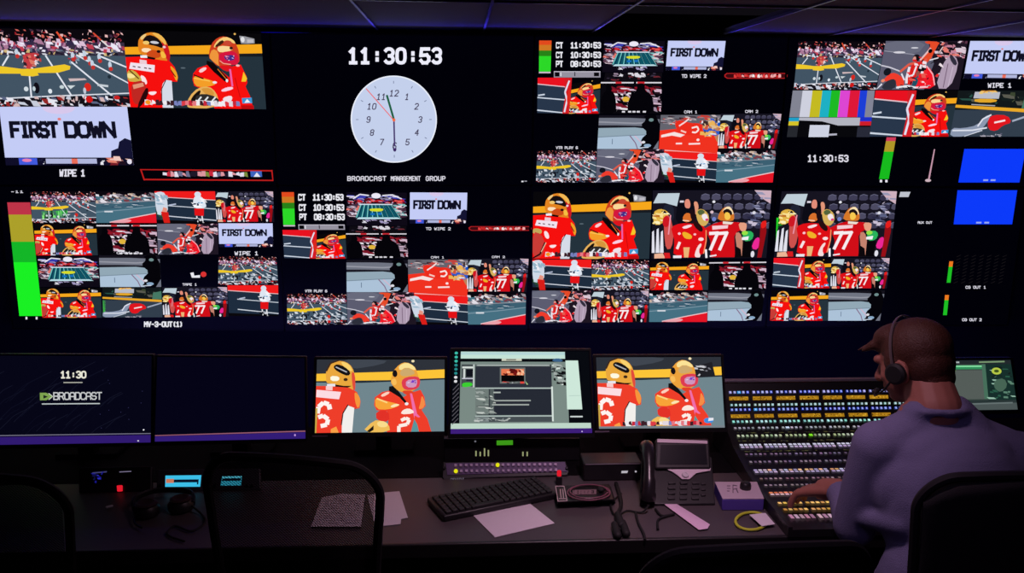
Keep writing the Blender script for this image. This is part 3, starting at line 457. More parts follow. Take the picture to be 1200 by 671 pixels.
def f_bars(p):
    p.src = (0, 0, 100, 100); p.fill((8, 8, 12)); cs = [(130, 132, 146), (206, 208, 222), (196, 186, 34), (30, 176, 196), (30, 186, 36), (220, 70, 210), (222, 24, 56), (28, 62, 214), (130, 132, 150)]
    xs = [0, 12, 24, 36, 47, 58, 70, 82, 91, 100]
    for i, c in enumerate(cs): p.rect(xs[i], 0, xs[i+1], 57, c)
    p.rect(0, 58, 12, 66, (30, 160, 200)); p.rect(0, 66, 12, 75, (214, 196, 40)); p.rect(0, 75, 12, 100, (38, 40, 46)); p.poly([(12, 58), (86, 58), (86, 75), (60, 75), (40, 66), (12, 64)], (178, 180, 192)); p.rect(86, 57, 100, 66, (30, 50, 200)); p.rect(86, 66, 100, 75, (206, 30, 40)); p.rect(26, 74, 50, 100, (206, 210, 226)); p.line([(50, 95), (60, 94)], 4, (180, 180, 196)); p.rect(84, 78, 100, 100, (40, 42, 56))
def meter(p, top=(230, 80, 30), steps=None):
    p.src = (0, 0, 100, 100)
    for y0, y1, c in steps: p.rect(0, y0, 100, y1, c)
M_A = [(0, 14, (226, 74, 30)), (14, 32, (206, 120, 36)), (32, 50, (40, 130, 24)), (50, 100, (44, 216, 40))]
M_B = [(0, 10.5, (190, 52, 72)), (10.5, 34, (172, 160, 42)), (34, 52, (20, 182, 40)), (52, 100, (26, 240, 36))]
M_C = [(0, 9, (206, 60, 90)), (9, 34, (176, 150, 40)), (34, 100, (24, 186, 30))]
M_D = [(0, 25, (236, 120, 30)), (25, 100, (30, 190, 36))]
def clockface(p):
    p.src = (0, 0, 100, 100); p.ell(50, 50, 50, 50, (236, 240, 252), 72); p.ell(50, 50, 48.6, 48.6, (196, 208, 236), 72)
    for i in range(12):
        a = pi*i/6; p.line([(50+44*sin(a), 50-44*cos(a)), (50+41*sin(a), 50-41*cos(a))], .8, (110, 120, 150))
        n = str(i or 12); x, y = 50+30*sin(a), 50-30*cos(a)
        wd = 3.6 if len(n) == 1 else 9.5
        text(p, n, x-wd/2, y-3.8, x+wd/2, y+3.8, (72, 66, 92), .15, .5, .15, True)
    p.line([(50, 50), (42, 22)], 2.4, (26, 96, 66)); p.line([(50, 50), (50.5, 82)], 1.8, (70, 50, 110)); p.ell(50.6, 84, 2, 3.2, (62, 40, 100)); p.ell(50.6, 82, .9, 1.2, (190, 200, 230)); p.line([(51, 52), (18, 14.5)], 1.0, (236, 96, 96)); p.ell(50, 50.5, 1.8, 1.8, (244, 106, 60))

# ------------------------------------------------------------------ the room
WY = 4.14                                   # plane of the wall displays
CZ = 2.245                                  # ceiling
def wallbox(name, x0, x1, y0, y1, z0, z1, m): return struct(MB().box(((x0+x1)/2, (y0+y1)/2, (z0+z1)/2), (x1-x0, y1-y0, z1-z0)).build(name, m, smooth=False))
wallbox('floor', -4.4, 5.1, -1.2, 4.45, -0.08, 0, CARPET)
wallbox('wall_back', -4.4, 5.1, 4.22, 4.45, 0, CZ+.1, WALLM)
wallbox('wall_left', -4.5, -4.4, -1.2, 4.45, 0, CZ+.1, WALLM)
wallbox('wall_right', 5.1, 5.2, -1.2, 4.45, 0, CZ+.1, WALLM)
wallbox('baseboard_back', -4.4, 5.1, 4.205, 4.22, 0, .1, EDGEM)
# ceiling: boards in a grid of rails, one bay left open over the wall
xs = [on_z(u, 0, CZ).x for u in (410, 578, 755, 980)]
st = (xs[3]-xs[0])/3.25; gx = [xs[0]-st*k for k in range(8, 0, -1)]+xs+[xs[3]+st*k for k in range(1, 5)]
gy = [-1.2, -.55, .1, .75, 1.4, 2.05, 2.68, on_z(700, 6, CZ).y, 4.22]
cb = MB()
for i in range(len(gx)-1):
    for j in range(len(gy)-1):
        if gx[i] == xs[2] and j == len(gy)-2: continue
        cb.box(((gx[i]+gx[i+1])/2, (gy[j]+gy[j+1])/2, CZ+.02), (gx[i+1]-gx[i]-(.004 if gx[i] > xs[0]-.01 else 0), gy[j+1]-gy[j], .02))
struct(cb.build('ceiling', CEILM, smooth=False))
rl = MB()
for x in gx:
    if x > xs[0]-.01: rl.box((x, 1.51, CZ+.006), (.010, 5.42, .010))
rl.box(((xs[0]+gx[-1])/2, gy[-2], CZ+.005), (gx[-1]-xs[0], .010, .008))
struct(rl.build('trim_1', RAILM, smooth=False))
struct(MB().box(((xs[2]+xs[3])/2, 3.66, CZ+.33), (1.0, 1.2, .02)).build('trim_2', BEZEL, smooth=False))
for n, (x, y) in enumerate(((.55, 1.75), (.25, .9))):
    t = thing('ceiling_downlight', ('round recessed ceiling downlight above the desk', 'round recessed ceiling downlight behind the operator chairs')[n], 'ceiling light', (x, y, CZ-.005), 0)
    MB().lathe((x, y, CZ-.012), [(.1, .012), (.115, .008), (.115, 0), (.098, 0), (.095, .012)], 32).build('rim', SILVER, t)
    MB().lathe((x, y, CZ-.006), [(.093, 0), (.093, .004)], 32).build('lens', mat('frosted_lens', (90, 80, 90), .6), t)
t = thing('light_strip', 'thin blue light strip running above the wall displays under the ceiling', 'light strip', (.35, 4.19, CZ-.02))
MB().box((.35, 4.2, CZ-.02), (6.6, .03, .012)).build('channel', DARKMETAL, t); MB().box((.35, 4.183, CZ-.02), (6.5, .006, .008)).build('diffuser', emit('blue_led', (24, 14, 210), 1.0), t)

# ------------------------------------------------------------------ panels
NW = Vector((0, -1, 0))
def slab(corners, n, grow, thick, back, m, name, parent, bevel=.003):
    q = [Vector(c) for c in corners]; ctr = sum(q, Vector())/4; X = (q[1]-q[0]).normalized(); Y = (q[0]-q[3]).normalized()
    g = [(-1, 1), (1, 1), (1, -1), (-1, -1)]; q = [p+X*a*grow+Y*b*grow for p, (a, b) in zip(q, g)]
    return MB().hexa([p-n*(back+thick) for p in q], [p-n*back for p in q]).build(name, m, parent, bevel, smooth=False)
def bezel(corners, n, inner, outer, depth, m, parent, bottom=0):
    q = [Vector(c) for c in corners]; X = (q[1]-q[0]).normalized(); Y = (q[0]-q[3]).normalized(); g = [(-1, 1), (1, 1), (1, -1), (-1, -1)]
    A = [p+X*a*inner+Y*b*inner for p, (a, b) in zip(q, g)]; B = [p+X*a*outer+Y*b*(outer+(bottom if b < 0 else 0)) for p, (a, b) in zip(q, g)]
    vs = []
    for z in (-.002, depth): vs += [p+n*z for p in A]+[p+n*z for p in B]
    fs = []
    for i in range(4):
        j = (i+1) % 4; fs += [(8+i, 8+j, 12+j, 12+i), (i, 4+i, 4+j, j), (4+i, 12+i, 12+j, 4+j), (i, j, 8+j, 8+i)]
    return MB().add(vs, fs).build('bezel', m, parent, smooth=False)
class Panel:
    def __init__(s, px, P, n, label, name, cat, bez=(.001, .007, .002), thick=.05, bottom=0, group=None):
        s.P, s.n = Vector(P), Vector(n).normalized(); s.c = [s.at(*p) for p in px]; base = (s.c[2]+s.c[3])/2
        s.root = thing(name, label, cat, base, 0, group)
        slab(s.c, s.n, bez[1], thick, .002, BEZEL, 'housing', s.root); bezel(s.c, s.n, bez[0], bez[1], bez[2], BEZEL, s.root, bottom)
        s.scr = slab(s.c, s.n, bez[0]-.0004, .0016, 0, GLASS, 'screen', s.root, 0)
    def at(s, u, v): return on_plane(u, v, s.P, s.n)
    def tile(s, px, fn, label=None, name='video_tile', **k):
        if len(px) == 2: (a, b), (c, d) = px; px = [(a, b), (c, b), (c, d), (a, d)]
        p = Pic([s.at(*q) for q in px], s.n); fn(p, **k); return p.build(name, s.scr, label)
    def txt(s, x0, y0, x1, y1, str_, col=(226, 224, 236), wt=.2, gap=.34, shear=0, name='caption', label=None, rnd=False):
        p = Pic([s.at(x0, y0), s.at(x1, y0), s.at(x1, y1), s.at(x0, y1)], s.n, base=.0036); text(p, str_, .012, .02, .985, .98, col, wt, gap, 0, rnd)
        return p.build(name, s.scr, label)
W0 = (0, WY, 0)
def wall(px, label): return Panel(px, W0, NW, label, 'wall_display', 'wall display')
S4 = lambda a, b, c, d: [a, b, c, d]
def mblack(p): p.fill((4, 4, 9))
def sm(fn, **k): return lambda p: fn(p, **k)
L = dict(field='overhead view of the grey field with a yellow mark', players='two players in red jerseys and gold helmets', card='lavender card reading FIRST DOWN', stad='wide view of the whole stadium', side='end zone corner with red turf', ref='official in white by the red end zone', silh='dark figures before the crowd', hud='kneeling players at the side line', cel='red team with number 77', corner='field corner with red triangle', grey='pale grey surface close up', knee='players piled on red turf', fallen='player lying on the grey field', bars='colour bars', meter='audio level meter')

A = wall([(-20, 31), (316, 40), (324, 216), (-2, 216)], 'large wall display at top left showing players, a field and the FIRST DOWN card')
A.tile([(-12, 33), (144, 35), (153, 125), (-4, 125)], f_field, L['field']); A.tile([(144, 35), (305.5, 37), (312, 128), (153, 125.5)], f_players, L['players'], glove=True)
A.tile([(-1, 125), (149, 125), (157, 193.5), (7, 193.5)], f_card, L['card']); A.txt(70, 198, 100, 207, 'WIPE 1'); 
def f_redbar(p):
    p.src = (500, 605, 976, 645)
    for a in ([(500, 606), (973, 608)], [(973, 606), (975, 644)], [(975, 643), (510, 641)], [(510, 643), (503, 606)]): p.line(a, 5, (186, 30, 28), .5)
    ticker(p, 580, 885, 610, 632, 5, [(226, 222, 236), (200, 40, 60), (120, 140, 60), (220, 150, 160), (110, 110, 140), (30, 24, 40)], 22); p.rect(895, 610, 936, 630, (60, 100, 190)); p.poly([(905, 630), (918, 614), (930, 630)], (226, 230, 246))
A.tile([(164, 198), (319.5, 199), (320.5, 212), (166, 211.5)], f_redbar, 'score ticker in a red outline')

B = wall([(317, 40), (626, 43), (622.5, 216), (325, 216)], 'large wall display filled by a round white clock and digital time')
B.txt(408, 55, 518, 76, '11:30:53', (236, 236, 250), .2, .5, rnd=True, name='digital_time', label='bold white digits reading 11:30:53')
B.tile([(410.5, 88.5), (511.5, 88.5), (512.5, 190.5), (411.5, 190.5)], clockface, 'round pale clock face with numerals and hands', 'clock_face')
B.txt(407, 206, 453, 212, 'BROADCAST', wt=.17, gap=.5); B.txt(458, 206, 493, 212, 'MANAGEMENT', wt=.15, gap=.5); B.txt(499, 206, 522, 212, 'GROUP', wt=.17, gap=.5)
B.tile([(611, 211.5), (618, 213.5)], lambda p: (p.rect(0, .1, .35, .9, WH), p.rect(.5, 0, .95, .6, (150, 150, 160))), None, 'caption')

Cc = wall([(627, 43), (924, 44.5), (910, 217), (623.5, 216)], 'large wall display in the top row with many small feeds beside the clock display')
Fd = wall([(326, 219), (621.5, 219), (618.5, 385), (334, 386)], 'large wall display in the lower row directly under the clock display')
def layout(D, T):
    def q(*pts): return [T(*p) for p in pts]
    D.tile(q((58, 60), (108, 60), (104, 185), (57, 185)), sm(meter, steps=M_A), L['meter'], 'level_meter')
    D.tile(q((57, 186), (104, 186), (104, 192), (57, 192)), lambda p: p.fill((206, 190, 206)), None, 'caption')
    for i, (a, b) in enumerate((('CT', '11:30:53'), ('CT', '10:30:53'), ('PT', '08:30:53'))):
        y = (66, 105, 141)[i]; (x0, y0), (x1, y1) = T(125, y), T(153, y+27); D.txt(x0, y0, x1, y1, a, WH, .22, .3)
        (x0, y0), (x1, y1) = T(184, y), T(307, y+27); D.txt(x0, y0, x1, y1, b, WH, .22, .34, rnd=True)
    D.tile(q((117, 184), (305, 184), (305, 209), (117, 209)), lambda p: (p.fill((150, 146, 160)), p.rect(.0, .0, 1, .12, (200, 196, 210)), p.rect(.02, .15, .12, .85, BK), p.rect(.14, .2, .16, .8, WH), p.rect(.44, .1, .46, .8, (40, 36, 50)), p.rect(.86, .2, .97, .8, BK)), None, 'caption')
    D.tile(q((320, 60), (565, 62), (558, 188), (312, 188)), f_stadium, L['stad'])
    D.tile(q((325, 190), (555, 190), (550, 222), (318, 222)), lambda p: (p.fill((14, 11, 18)), p.splat(.05, .1, .95, .9, 30, [(60, 50, 70), (110, 40, 50), (20, 16, 26), (150, 130, 150)], .06, .25, 5), p.splat(.25, .05, .75, .5, 12, [(220, 216, 226)], .06, .4, 6)), None)
    D.tile(q((578, 61), (810, 62), (797, 181), (568, 180)), f_card, L['card']); (x0, y0), (x1, y1) = T(632, 196), T(732, 211); D.txt(x0, y0, x1, y1, 'TD WIPE 2')
    D.tile(q((804, 191), (1060, 191), (1058, 214), (806, 214)), lambda p: (p.poly([(.0, .3), (.04, 0), (.96, 0), (1, .3), (1, .7), (.96, 1), (.04, 1), (0, .7)], (176, 30, 34)), p.poly([(.02, .35), (.05, .15), (.95, .15), (.98, .35), (.98, .65), (.95, .85), (.05, .85), (.02, .65)], (60, 10, 16)), ticker(p, .15, .9, .15, .85, 8, [(240, 170, 170), (226, 60, 60), (245, 230, 230), (200, 40, 40)], 18)), 'score ticker in a red outline')
    D.tile(q((52, 210), (190, 210), (180, 355), (50, 352)), f_side, L['side'])
    # right-hand player alone
    p = Pic([D.at(*T(*c)) for c in ((190, 235), (305, 212), (302, 355), (178, 355))], D.n); half_player(p); p.build('video_tile', D.scr, 'single player in red beside an orange rail')
    D.tile(q((307, 222), (552, 222), (550, 355), (302, 355)), f_silh, L['silh'])
    D.tile(q((300, 361), (545, 361), (538, 497), (292, 497)), f_grey, L['grey']); (x0, y0), (x1, y1) = T(125, 486), T(214, 498); D.txt(x0, y0, x1, y1, 'VTR PLAY 6')
    D.tile(q((50, 503), (290, 503), (285, 632), (45, 632)), sm(f_field, dense=True), L['field'])
    D.tile(q((292, 498), (562, 498), (562, 632), (286, 632)), f_hud, L['hud'])
    D.tile(q((548, 360), (790, 360), (778, 515), (540, 510)), f_knee, L['knee']); D.tile(q((541, 511), (778, 515), (770, 632), (560, 632)), f_ref, L['ref'])
    D.tile(q((790, 355), (1035, 355), (1015, 497), (776, 495)), f_cel, L['cel']); D.tile(q((777, 497), (1014, 497), (1000, 632), (770, 632)), f_corner, L['corner'])
    (x0, y0), (x1, y1) = T(642, 342), T(695, 354); D.txt(x0, y0, x1, y1, 'CAM 1'); (x0, y0), (x1, y1) = T(888, 340), T(940, 352); D.txt(x0, y0, x1, y1, 'CAM 2')
    (x0, y0), (x1, y1) = T(400, 342), T(470, 354)
def half_player(p):
    """right half of the two-player shot"""
    big = Pic(p.q, p.n); f_players(big, logo=False, tick=True)
    src = (610, 24, 1060, 655); p.src = src
    Lmax = {}
    for f, c in zip(big.f, big.c):
        pts = []
        for i in f:
            v = big.v[i]; pts.append(v)
        p._tmp = None
        # recover picture coordinates and clip to the half
        loc = [inv_bil(big, v) for v in pts]; xy = [(40+1100*a, 24+631*b) for a, b, k in loc]
        if max(x for x, y in xy) <= src[0] or min(x for x, y in xy) >= src[2]: continue
        lay = loc[0][2]; n = len(p.v); p.v += [p.P(x, y, lay) for x, y in xy]; p.f.append(tuple(range(n, n+len(xy)))); p.c.append((c[0], c[1], c[2], 1) if len(c) > 3 else c)
def inv_bil(s, v):
    n = s.n; k = ((v-s.q[0]).dot(n)-s.base)/DZ; w_ = v-n*(s.base+k*DZ); a, b = .5, .5; q = s.q
    for _ in range(6):
        F_ = q[0]*(1-a)*(1-b)+q[1]*a*(1-b)+q[2]*a*b+q[3]*(1-a)*b - w_
        da = (q[1]-q[0])*(1-b)+(q[2]-q[3])*b; db = (q[3]-q[0])*(1-a)+(q[2]-q[1])*a
        aa, ab, bb = da.dot(da), da.dot(db), db.dot(db); ra, rb = da.dot(F_), db.dot(F_); D_ = aa*bb-ab*ab
        a -= (ra*bb-rb*ab)/D_; b -= (rb*aa-ra*ab)/D_
    return a, b, k
def lin_id(c): return c
TC = lambda x, y: (615+x/3.442, 30+y/3.442)
# the lower twin: fitted by rows
def TF(x, y):
    yy = [(60, 225), (188, 264.2), (360, 304), (497, 342), (515, 347), (632, 380)]
    for (a, b), (c, d) in zip(yy, yy[1:]):
        if y <= c or c == 632: v = b+(y-a)*(d-b)/(c-a); break
    s = -(632-y)/572; xl = 337 + (330-337)*((632-y)/572); xr = 615.6
    lx = 45+13*((632-y)/572); rx = 1000+45*((632-y)/572)
    return (xl+(x-lx)/(rx-lx)*(xr-xl), v)
layout(Cc, TC); layout(Fd, TF)

# top right
D = wall([(925, 44.5), (1225, 46), (1203, 218), (911, 217)], 'large wall display at top right with colour bars and a blue rectangle')
D.tile([(936, 48), (1038, 49), (1026, 105), (930, 105)], f_field, L['field']); D.tile([(1038, 48), (1134, 48), (1123.6, 105), (1027, 105)], f_hud, L['hud'])
D.tile([(1137, 48), (1222, 48), (1216, 93), (1129, 92)], f_card, L['card']); D.txt(1157, 97, 1185, 103, 'WIPE 1')
D.tile([(929, 106), (1025, 106), (1019, 160.5), (922, 160.5)], f_bars, L['bars'])
D.tile([(1026, 106), (1074, 106), (1068, 160), (1018, 160)], f_side, L['side'])
p = Pic([D.at(*c) for c in ((1074, 106), (1123, 106), (1113, 160), (1068, 160))], D.n); half_player(p); p.build('video_tile', D.scr, 'single player in red beside an orange rail')
D.tile([(1123, 106), (1215, 106), (1206, 160), (1113, 160)], f_fallen, L['fallen'])
D.txt(946, 181, 994, 190, '11:30:53', (220, 218, 230), .19, .42, rnd=True, name='digital_time', label='small slanted digits reading 11:30:53')
D.tile([(1039, 160.8), (1050, 160.8), (1041.4, 209.6), (1030, 209.6)], sm(meter, steps=M_C), L['meter'], 'level_meter'); D.tile([(1031, 210.5), (1040, 213.5)], lambda p: (p.rect(0, 0, .3, 1, WH), p.rect(.7, 0, 1, 1, WH)), None, 'caption')
D.tile([(1094.4, 174.7), (1095.8, 174.7), (1089.4, 210), (1087.4, 210)], lambda p: p.fill((196, 150, 170)), None, 'meter_needle'); D.tile([(1084, 209.5), (1091, 213)], lambda p: p.ell(.5, .5, .5, .5, (206, 180, 190)), None, 'caption')
D.tile([(1130, 174.4), (1202, 174.4), (1194.5, 213.7), (1123, 213.7)], lambda p: (p.fill((12, 58, 250)), p.line([(.4, .93), (.48, .93)], .05, (150, 170, 240)), p.line([(.52, .93), (.6, .93)], .05, (150, 170, 240))), 'plain blue rectangle')

E_ = wall([(-2, 219), (325, 219), (333, 386), (16, 384)], 'large wall display in the lower row at far left with tall green level bar')
E_.txt(13, 223, 28, 226, '-11', wt=.25)
E_.tile([(8.5, 237), (35.4, 237), (49.6, 370), (22.7, 370)], sm(meter, steps=M_B), L['meter'], 'level_meter')
E_.tile([(30, 371), (44, 374)], lambda p: (p.rect(0, 0, .15, 1, WH), p.rect(.85, 0, 1, 1, WH)), None, 'caption')
for px, fn, l in [
  ([(35.4, 224), (112, 224), (113, 261), (38, 261)], f_field, 'field'), ([(112, 224), (181, 224), (183.6, 261), (113, 261)], f_corner, 'corner'), ([(181, 224), (252, 224), (254, 261), (184, 261)], f_ref, 'ref'), ([(252, 224), (320, 224), (321.5, 260), (254, 260)], f_cel, 'cel'),
  ([(39.7, 262), (112.7, 262), (114.7, 299), (42.5, 299)], f_players, 'players'), ([(113, 262), (183.6, 262), (184.5, 299), (115, 299)], f_silh, 'silh'), ([(184, 262), (255, 262), (256, 298), (185.5, 298)], f_hud, 'hud'), ([(256, 261.5), (319.5, 261.5), (320, 289.3), (257, 289.3)], f_card, 'card'),
  ([(44, 300), (115.6, 300), (116.7, 336), (46, 336)], f_stadium, 'stad'), ([(116, 299), (187, 299), (189, 336), (117.6, 336)], f_grey, 'grey'), ([(256, 300), (324, 300), (326, 333.5), (256, 333.5)], sm(f_field, dense=True), 'field'),
  ([(46.7, 337), (118, 337), (119.5, 372), (49.6, 372)], f_players, 'players'), ([(120, 337), (189, 337), (190.5, 371.5), (120.5, 371.5)], f_fallen, 'fallen'), ([(190, 336), (266, 336), (268, 371), (191.5, 371.5)], f_cel, 'cel'), ([(266.5, 334), (326, 334), (326.6, 370), (268.5, 370)], sm(f_ref, other=False), 'ref')]:
    E_.tile(px, fn, L[l])
E_.tile([(50, 361), (63.5, 361), (64, 370), (50, 370)], lambda p: p.fill((36, 220, 50)), 'green level mark', 'level_mark'); E_.tile([(120.5, 347), (123.5, 347), (124, 369), (121, 369)], lambda p: p.fill((60, 190, 60)), 'green level mark', 'level_mark')
E_.txt(137, 294.5, 163, 297.5, 'CAM 3'); E_.txt(275, 294, 303, 299, 'WIPE 1'); E_.txt(214, 331.5, 231, 334.5, 'TAPE 1'); E_.txt(169, 376, 215, 383, 'MV-3-OUT(1)', WH, .22)
E_.tile([(223, 318), (242, 326)], lambda p: (p.poly([(0, .2), (.2, .1), (.25, .6), (.6, .5), (.6, .9), (.1, .9)], WH), p.ell(.82, .4, .18, .4, (216, 50, 50))), None, 'caption')
E_.tile([(47, 245), (80, 260)], lambda p: (p.poly([(.05, .15), (.98, .1), (.95, .6), (.1, .7)], (60, 220, 50)), p.splat(0.05, .1, .95, .75, 12, [(20, 60, 30), (130, 230, 120)], .06, .5, 8)), 'green overlay mark', 'level_mark')

Gd = wall([(622.5, 219), (909, 220), (897, 382), (619.5, 385)], 'large wall display in the lower row with two big player shots side by side')
for px, fn, l in [
  ([(625, 224.5), (764, 223), (760.7, 303.2), (624, 303)], sm(f_players), 'players'), ([(765, 223), (904, 222.5), (898, 302), (763.5, 303)], f_cel, 'cel'),
  ([(624, 304), (693, 304), (693, 339.7), (624, 339.7)], f_ref, 'ref'), ([(693.5, 304), (760.6, 304), (760.3, 339.7), (693.2, 339.7)], sm(f_field, dense=True), 'field'),
  ([(623.6, 340.3), (692.5, 340.3), (692, 378), (622.8, 378)], f_hud, 'hud'), ([(693, 340.3), (760, 340.3), (760, 377.5), (692.4, 377.5)], f_cel, 'cel'),
  ([(762, 306), (831, 306), (829.7, 339.5), (761.6, 339.5)], sm(f_players, tick=False), 'players'), ([(831, 305.8), (898, 305), (897.5, 340), (830, 339.7)], f_silh, 'silh'),
  ([(761, 340.3), (829.5, 340.3), (828.4, 377), (760.7, 377)], f_corner, 'corner'), ([(830, 340.3), (896, 340.3), (892, 375.5), (829, 375.5)], f_grey, 'grey')]:
    Gd.tile(px, fn, L[l])
Gd.tile([(625, 279), (633, 296.5)], lambda p: p.poly([(.1, 0), (.9, 0), (1, .2), (.95, .8), (.8, 1), (0, 1)], (30, 222, 30), 0), 'green level mark', 'level_mark')

Hd = wall([(910, 220), (1201, 221), (1180, 380), (898, 382)], 'large wall display at lower right, mostly dark, above the seated operator')
for px, fn, l in [
  ([(916, 224), (1051, 223.4), (1043, 301), (907, 301)], f_cel, 'cel'), ([(906.7, 302), (943, 302), (942, 337.6), (905, 336)], f_side, 'side'), ([(974, 302), (1042.4, 302), (1039, 338), (973, 338)], f_cel, 'cel'),
  ([(904, 340), (970.7, 340), (970, 375.5), (902.3, 375.5)], f_players, 'players'), ([(971, 340), (1037, 340), (1031, 375.5), (970.4, 375.5)], f_grey, 'grey')]:
    Hd.tile(px, fn, L[l])
p = Pic([Hd.at(*c) for c in ((943.5, 303), (974, 303), (973, 337.6), (942.5, 337.6))], Hd.n); half_player(p); p.build('video_tile', Hd.scr, 'single player in red beside an orange rail')
Hd.tile([(910, 255), (918, 255), (914, 287), (909, 287)], lambda p: p.fill((36, 214, 40)), 'green level mark', 'level_mark')
Hd.tile([(1055, 224.6), (1067, 224.6), (1064.5, 230.7), (1053.5, 230.7)], lambda p: p.fill((190, 194, 204)), None, 'caption')
Hd.tile([(1122, 222.8), (1192, 222.8), (1186, 262.7), (1117.5, 262.7)], lambda p: (p.fill((12, 58, 250)), p.line([(.38, .95), (.47, .95)], .05, (150, 170, 240)), p.line([(.52, .95), (.6, .95)], .05, (150, 170, 240))), 'plain blue rectangle')
Hd.tile([(1112.5, 306), (1117, 306), (1113.8, 331), (1109.3, 331)], sm(meter, steps=M_D), L['meter'], 'level_meter'); Hd.tile([(1107.4, 345.4), (1112, 345.4), (1109.6, 369), (1105, 369)], sm(meter, steps=M_D), L['meter'], 'level_meter')
Hd.txt(1075, 259, 1092, 262, 'AUX OUT'); Hd.txt(1131, 334.5, 1155, 338, 'CG OUT 1'); Hd.txt(1127, 372.5, 1150, 376, 'CG OUT 2')
def f_diag(p):
    for i in range(9):
        for j in range(7): p.line([(.02+j*.15, .08+i*.11), (.10+j*.15, .02+i*.11)], .018, (26, 23, 25))
Hd.tile([(1120, 298), (1180, 298), (1174, 333), (1116, 333)], f_diag, None, 'caption')

# ------------------------------------------------------------------ desk
DZT = .74
dk = thing('control_desk', 'long charcoal control room desk with everything standing on it', 'desk', (.1, 2.5, 0))
yf = 2.125
MB().box((.15, (yf+2.548)/2, DZT-.015), (4.9, 2.548-yf, .03)).build('worktop', DESKM, dk, .002)
MB().box((.15, (3.02+2.549)/2, DZT-.015), (4.9, 3.02-2.549, .03)).build('rear_deck', mat('black_rear_deck', (12, 11, 15), .85, spec=.08), dk, .002)
MB().box((.15, yf-.006, DZT-.018), (4.9, .014, .042)).build('front_edge', EDGEM, dk, .004)
MB().box((.15, 2.80, .38), (4.8, .02, .66)).build('modesty_panel', BEZEL, dk)
for x in (-2.25, -.708, .52, 1.85, 2.55): MB().box((x, 2.55, .355), (.04, .8, .71)).build('leg', BEZEL, dk, .004)

def plate(name, px, P, n, up, down, m, parent, bevel=.002, smooth=False):
    """a plate whose outline lies on a plane; rises `up` and sinks `down` along its normal"""
    P, n = Vector(P), Vector(n).normalized(); q = [on_plane(u, v, P, n) for u, v in px]
    a = sum(((q[i]-q[0]).cross(q[(i+1) % len(q)]-q[0]) for i in range(1, len(q))), Vector())
    if a.dot(n) < 0: q = q[::-1]
    return MB().hexa([p-n*down for p in q], [p+n*up for p in q]).build(name, m, parent, bevel, smooth=smooth)
def flatpic(px, P, n, fn, name, parent, label=None, base=.0008):
    P, n = Vector(P), Vector(n).normalized(); p = Pic([on_plane(u, v, P, n) for u, v in px], n, base=base); fn(p); return p.build(name, parent, label)

# ------------------------------------------------------------------ desk monitors
def tilt(deg): a = radians(deg); return Vector((0, -cos(a), sin(a)))
MN = tilt(9); MP = Vector((0, 2.66, .85))
def stand(pan, cx, zb):
    base = Vector((cx, pan.P.y+.13, DZT))
    MB().box((cx, base.y+.02, DZT+.0065), (.2, .12, .012)).build('foot', MATTE, pan.root, .005)
    MB().box((cx, base.y-.015, (DZT+.012+zb+.12)/2), (.05, .05, zb+.12-DZT-.012)).build('neck', MATTE, pan.root, .004)
def monitor(px, label, bez=(.001, .007, .003), bottom=.006, P=MP, n=MN):
    m_ = Panel(px, P, n, label, 'desk_monitor', 'monitor', bez, .022, bottom)
    c = sum(m_.c, Vector())/4; stand(m_, c.x, c.z-.12); m_.root.location = m_.root.location; return m_
def f_saver(p):
    p.src = (0, 84, 565, 415); p.fill((6, 6, 22)); R = random.Random(5)
    for i in range(34):
        x = R.uniform(-20, 420); y = R.uniform(90, 330); l = R.uniform(40, 150)
        p.line([(x, y+l*.75), (x+l*.45, y+l*.3), (x+l, y)], 1.6, R.choice([(16, 18, 36), (22, 24, 42), (13, 14, 32)]))
    for i in range(12): p.ell(R.uniform(300, 540), R.uniform(100, 360), 1.5, 1.5, (50, 50, 90), 8)
    p.rect(0, 379, 565, 382, (120, 118, 140)); p.rect(0, 386, 565, 415, (48, 26, 112)); p.ell(540, 366, 3, 3, WH, 8); p.ell(521, 408, 3, 2.4, WH, 8)
    text(p, '11:30', 252, 140, 337, 169, (232, 230, 214), .2, .34, 0, True); p.rect(260, 182, 326, 186, (170, 170, 160)); p.rect(184, 262, 386, 266, (190, 200, 200))
    text(p, 'BROADCAST', 226, 220, 392, 250, (196, 198, 200), .15, .22); p.poly([(178, 222), (200, 222), (222, 236), (200, 250), (178, 250)], (126, 164, 80)); p.poly([(190, 230), (206, 237), (190, 244)], (24, 30, 30)); p.line([(208, 224), (222, 236), (208, 248)], 3, (200, 210, 190))
mA = monitor([(-16, 416), (178, 416.5), (177, 518), (-12, 522)], 'dark desk monitor at far left showing 11:30 and a broadcast logo', bez=(.001, .0045, .003))
mA.tile([(-15, 416.5), (177.6, 417), (176.6, 518), (-11.5, 521)], f_saver, 'dark screensaver with 11:30 and a broadcast logo', 'screen_picture')
mB = monitor([(184, 417.5), (357, 419), (358.5, 514), (181, 518)], 'dark blank desk monitor with a violet strip along its lower edge', bez=(.001, .0045, .003))
mB.tile([(184.5, 418), (356.6, 419.4), (358, 514), (181.5, 517.5)], lambda p: (p.fill((5, 4, 22)), p.poly([(0, .92), (1, .895), (1, .91), (0, .93)], (150, 90, 110)), p.poly([(0, .935), (1, .915), (1, .995), (0, .995)], (50, 28, 118)), p.ell(.93, .95, .006, .014, (190, 150, 220))), 'blank navy picture with violet strip', 'screen_picture')
m1 = monitor([(371, 420.5), (521.5, 420.5), (521, 505.5), (368.5, 507.5)], 'desk monitor showing two players in red, left of the software monitor')
m1.tile([(371.5, 421), (521, 421), (520.5, 505), (369, 507)], f_players_desk, 'two players in red jerseys before a grey field', 'screen_picture')
m3 = monitor([(698, 418), (845, 417.5), (850, 501), (701.5, 502.5)], 'desk monitor showing two players with a score ticker, beside the button console')
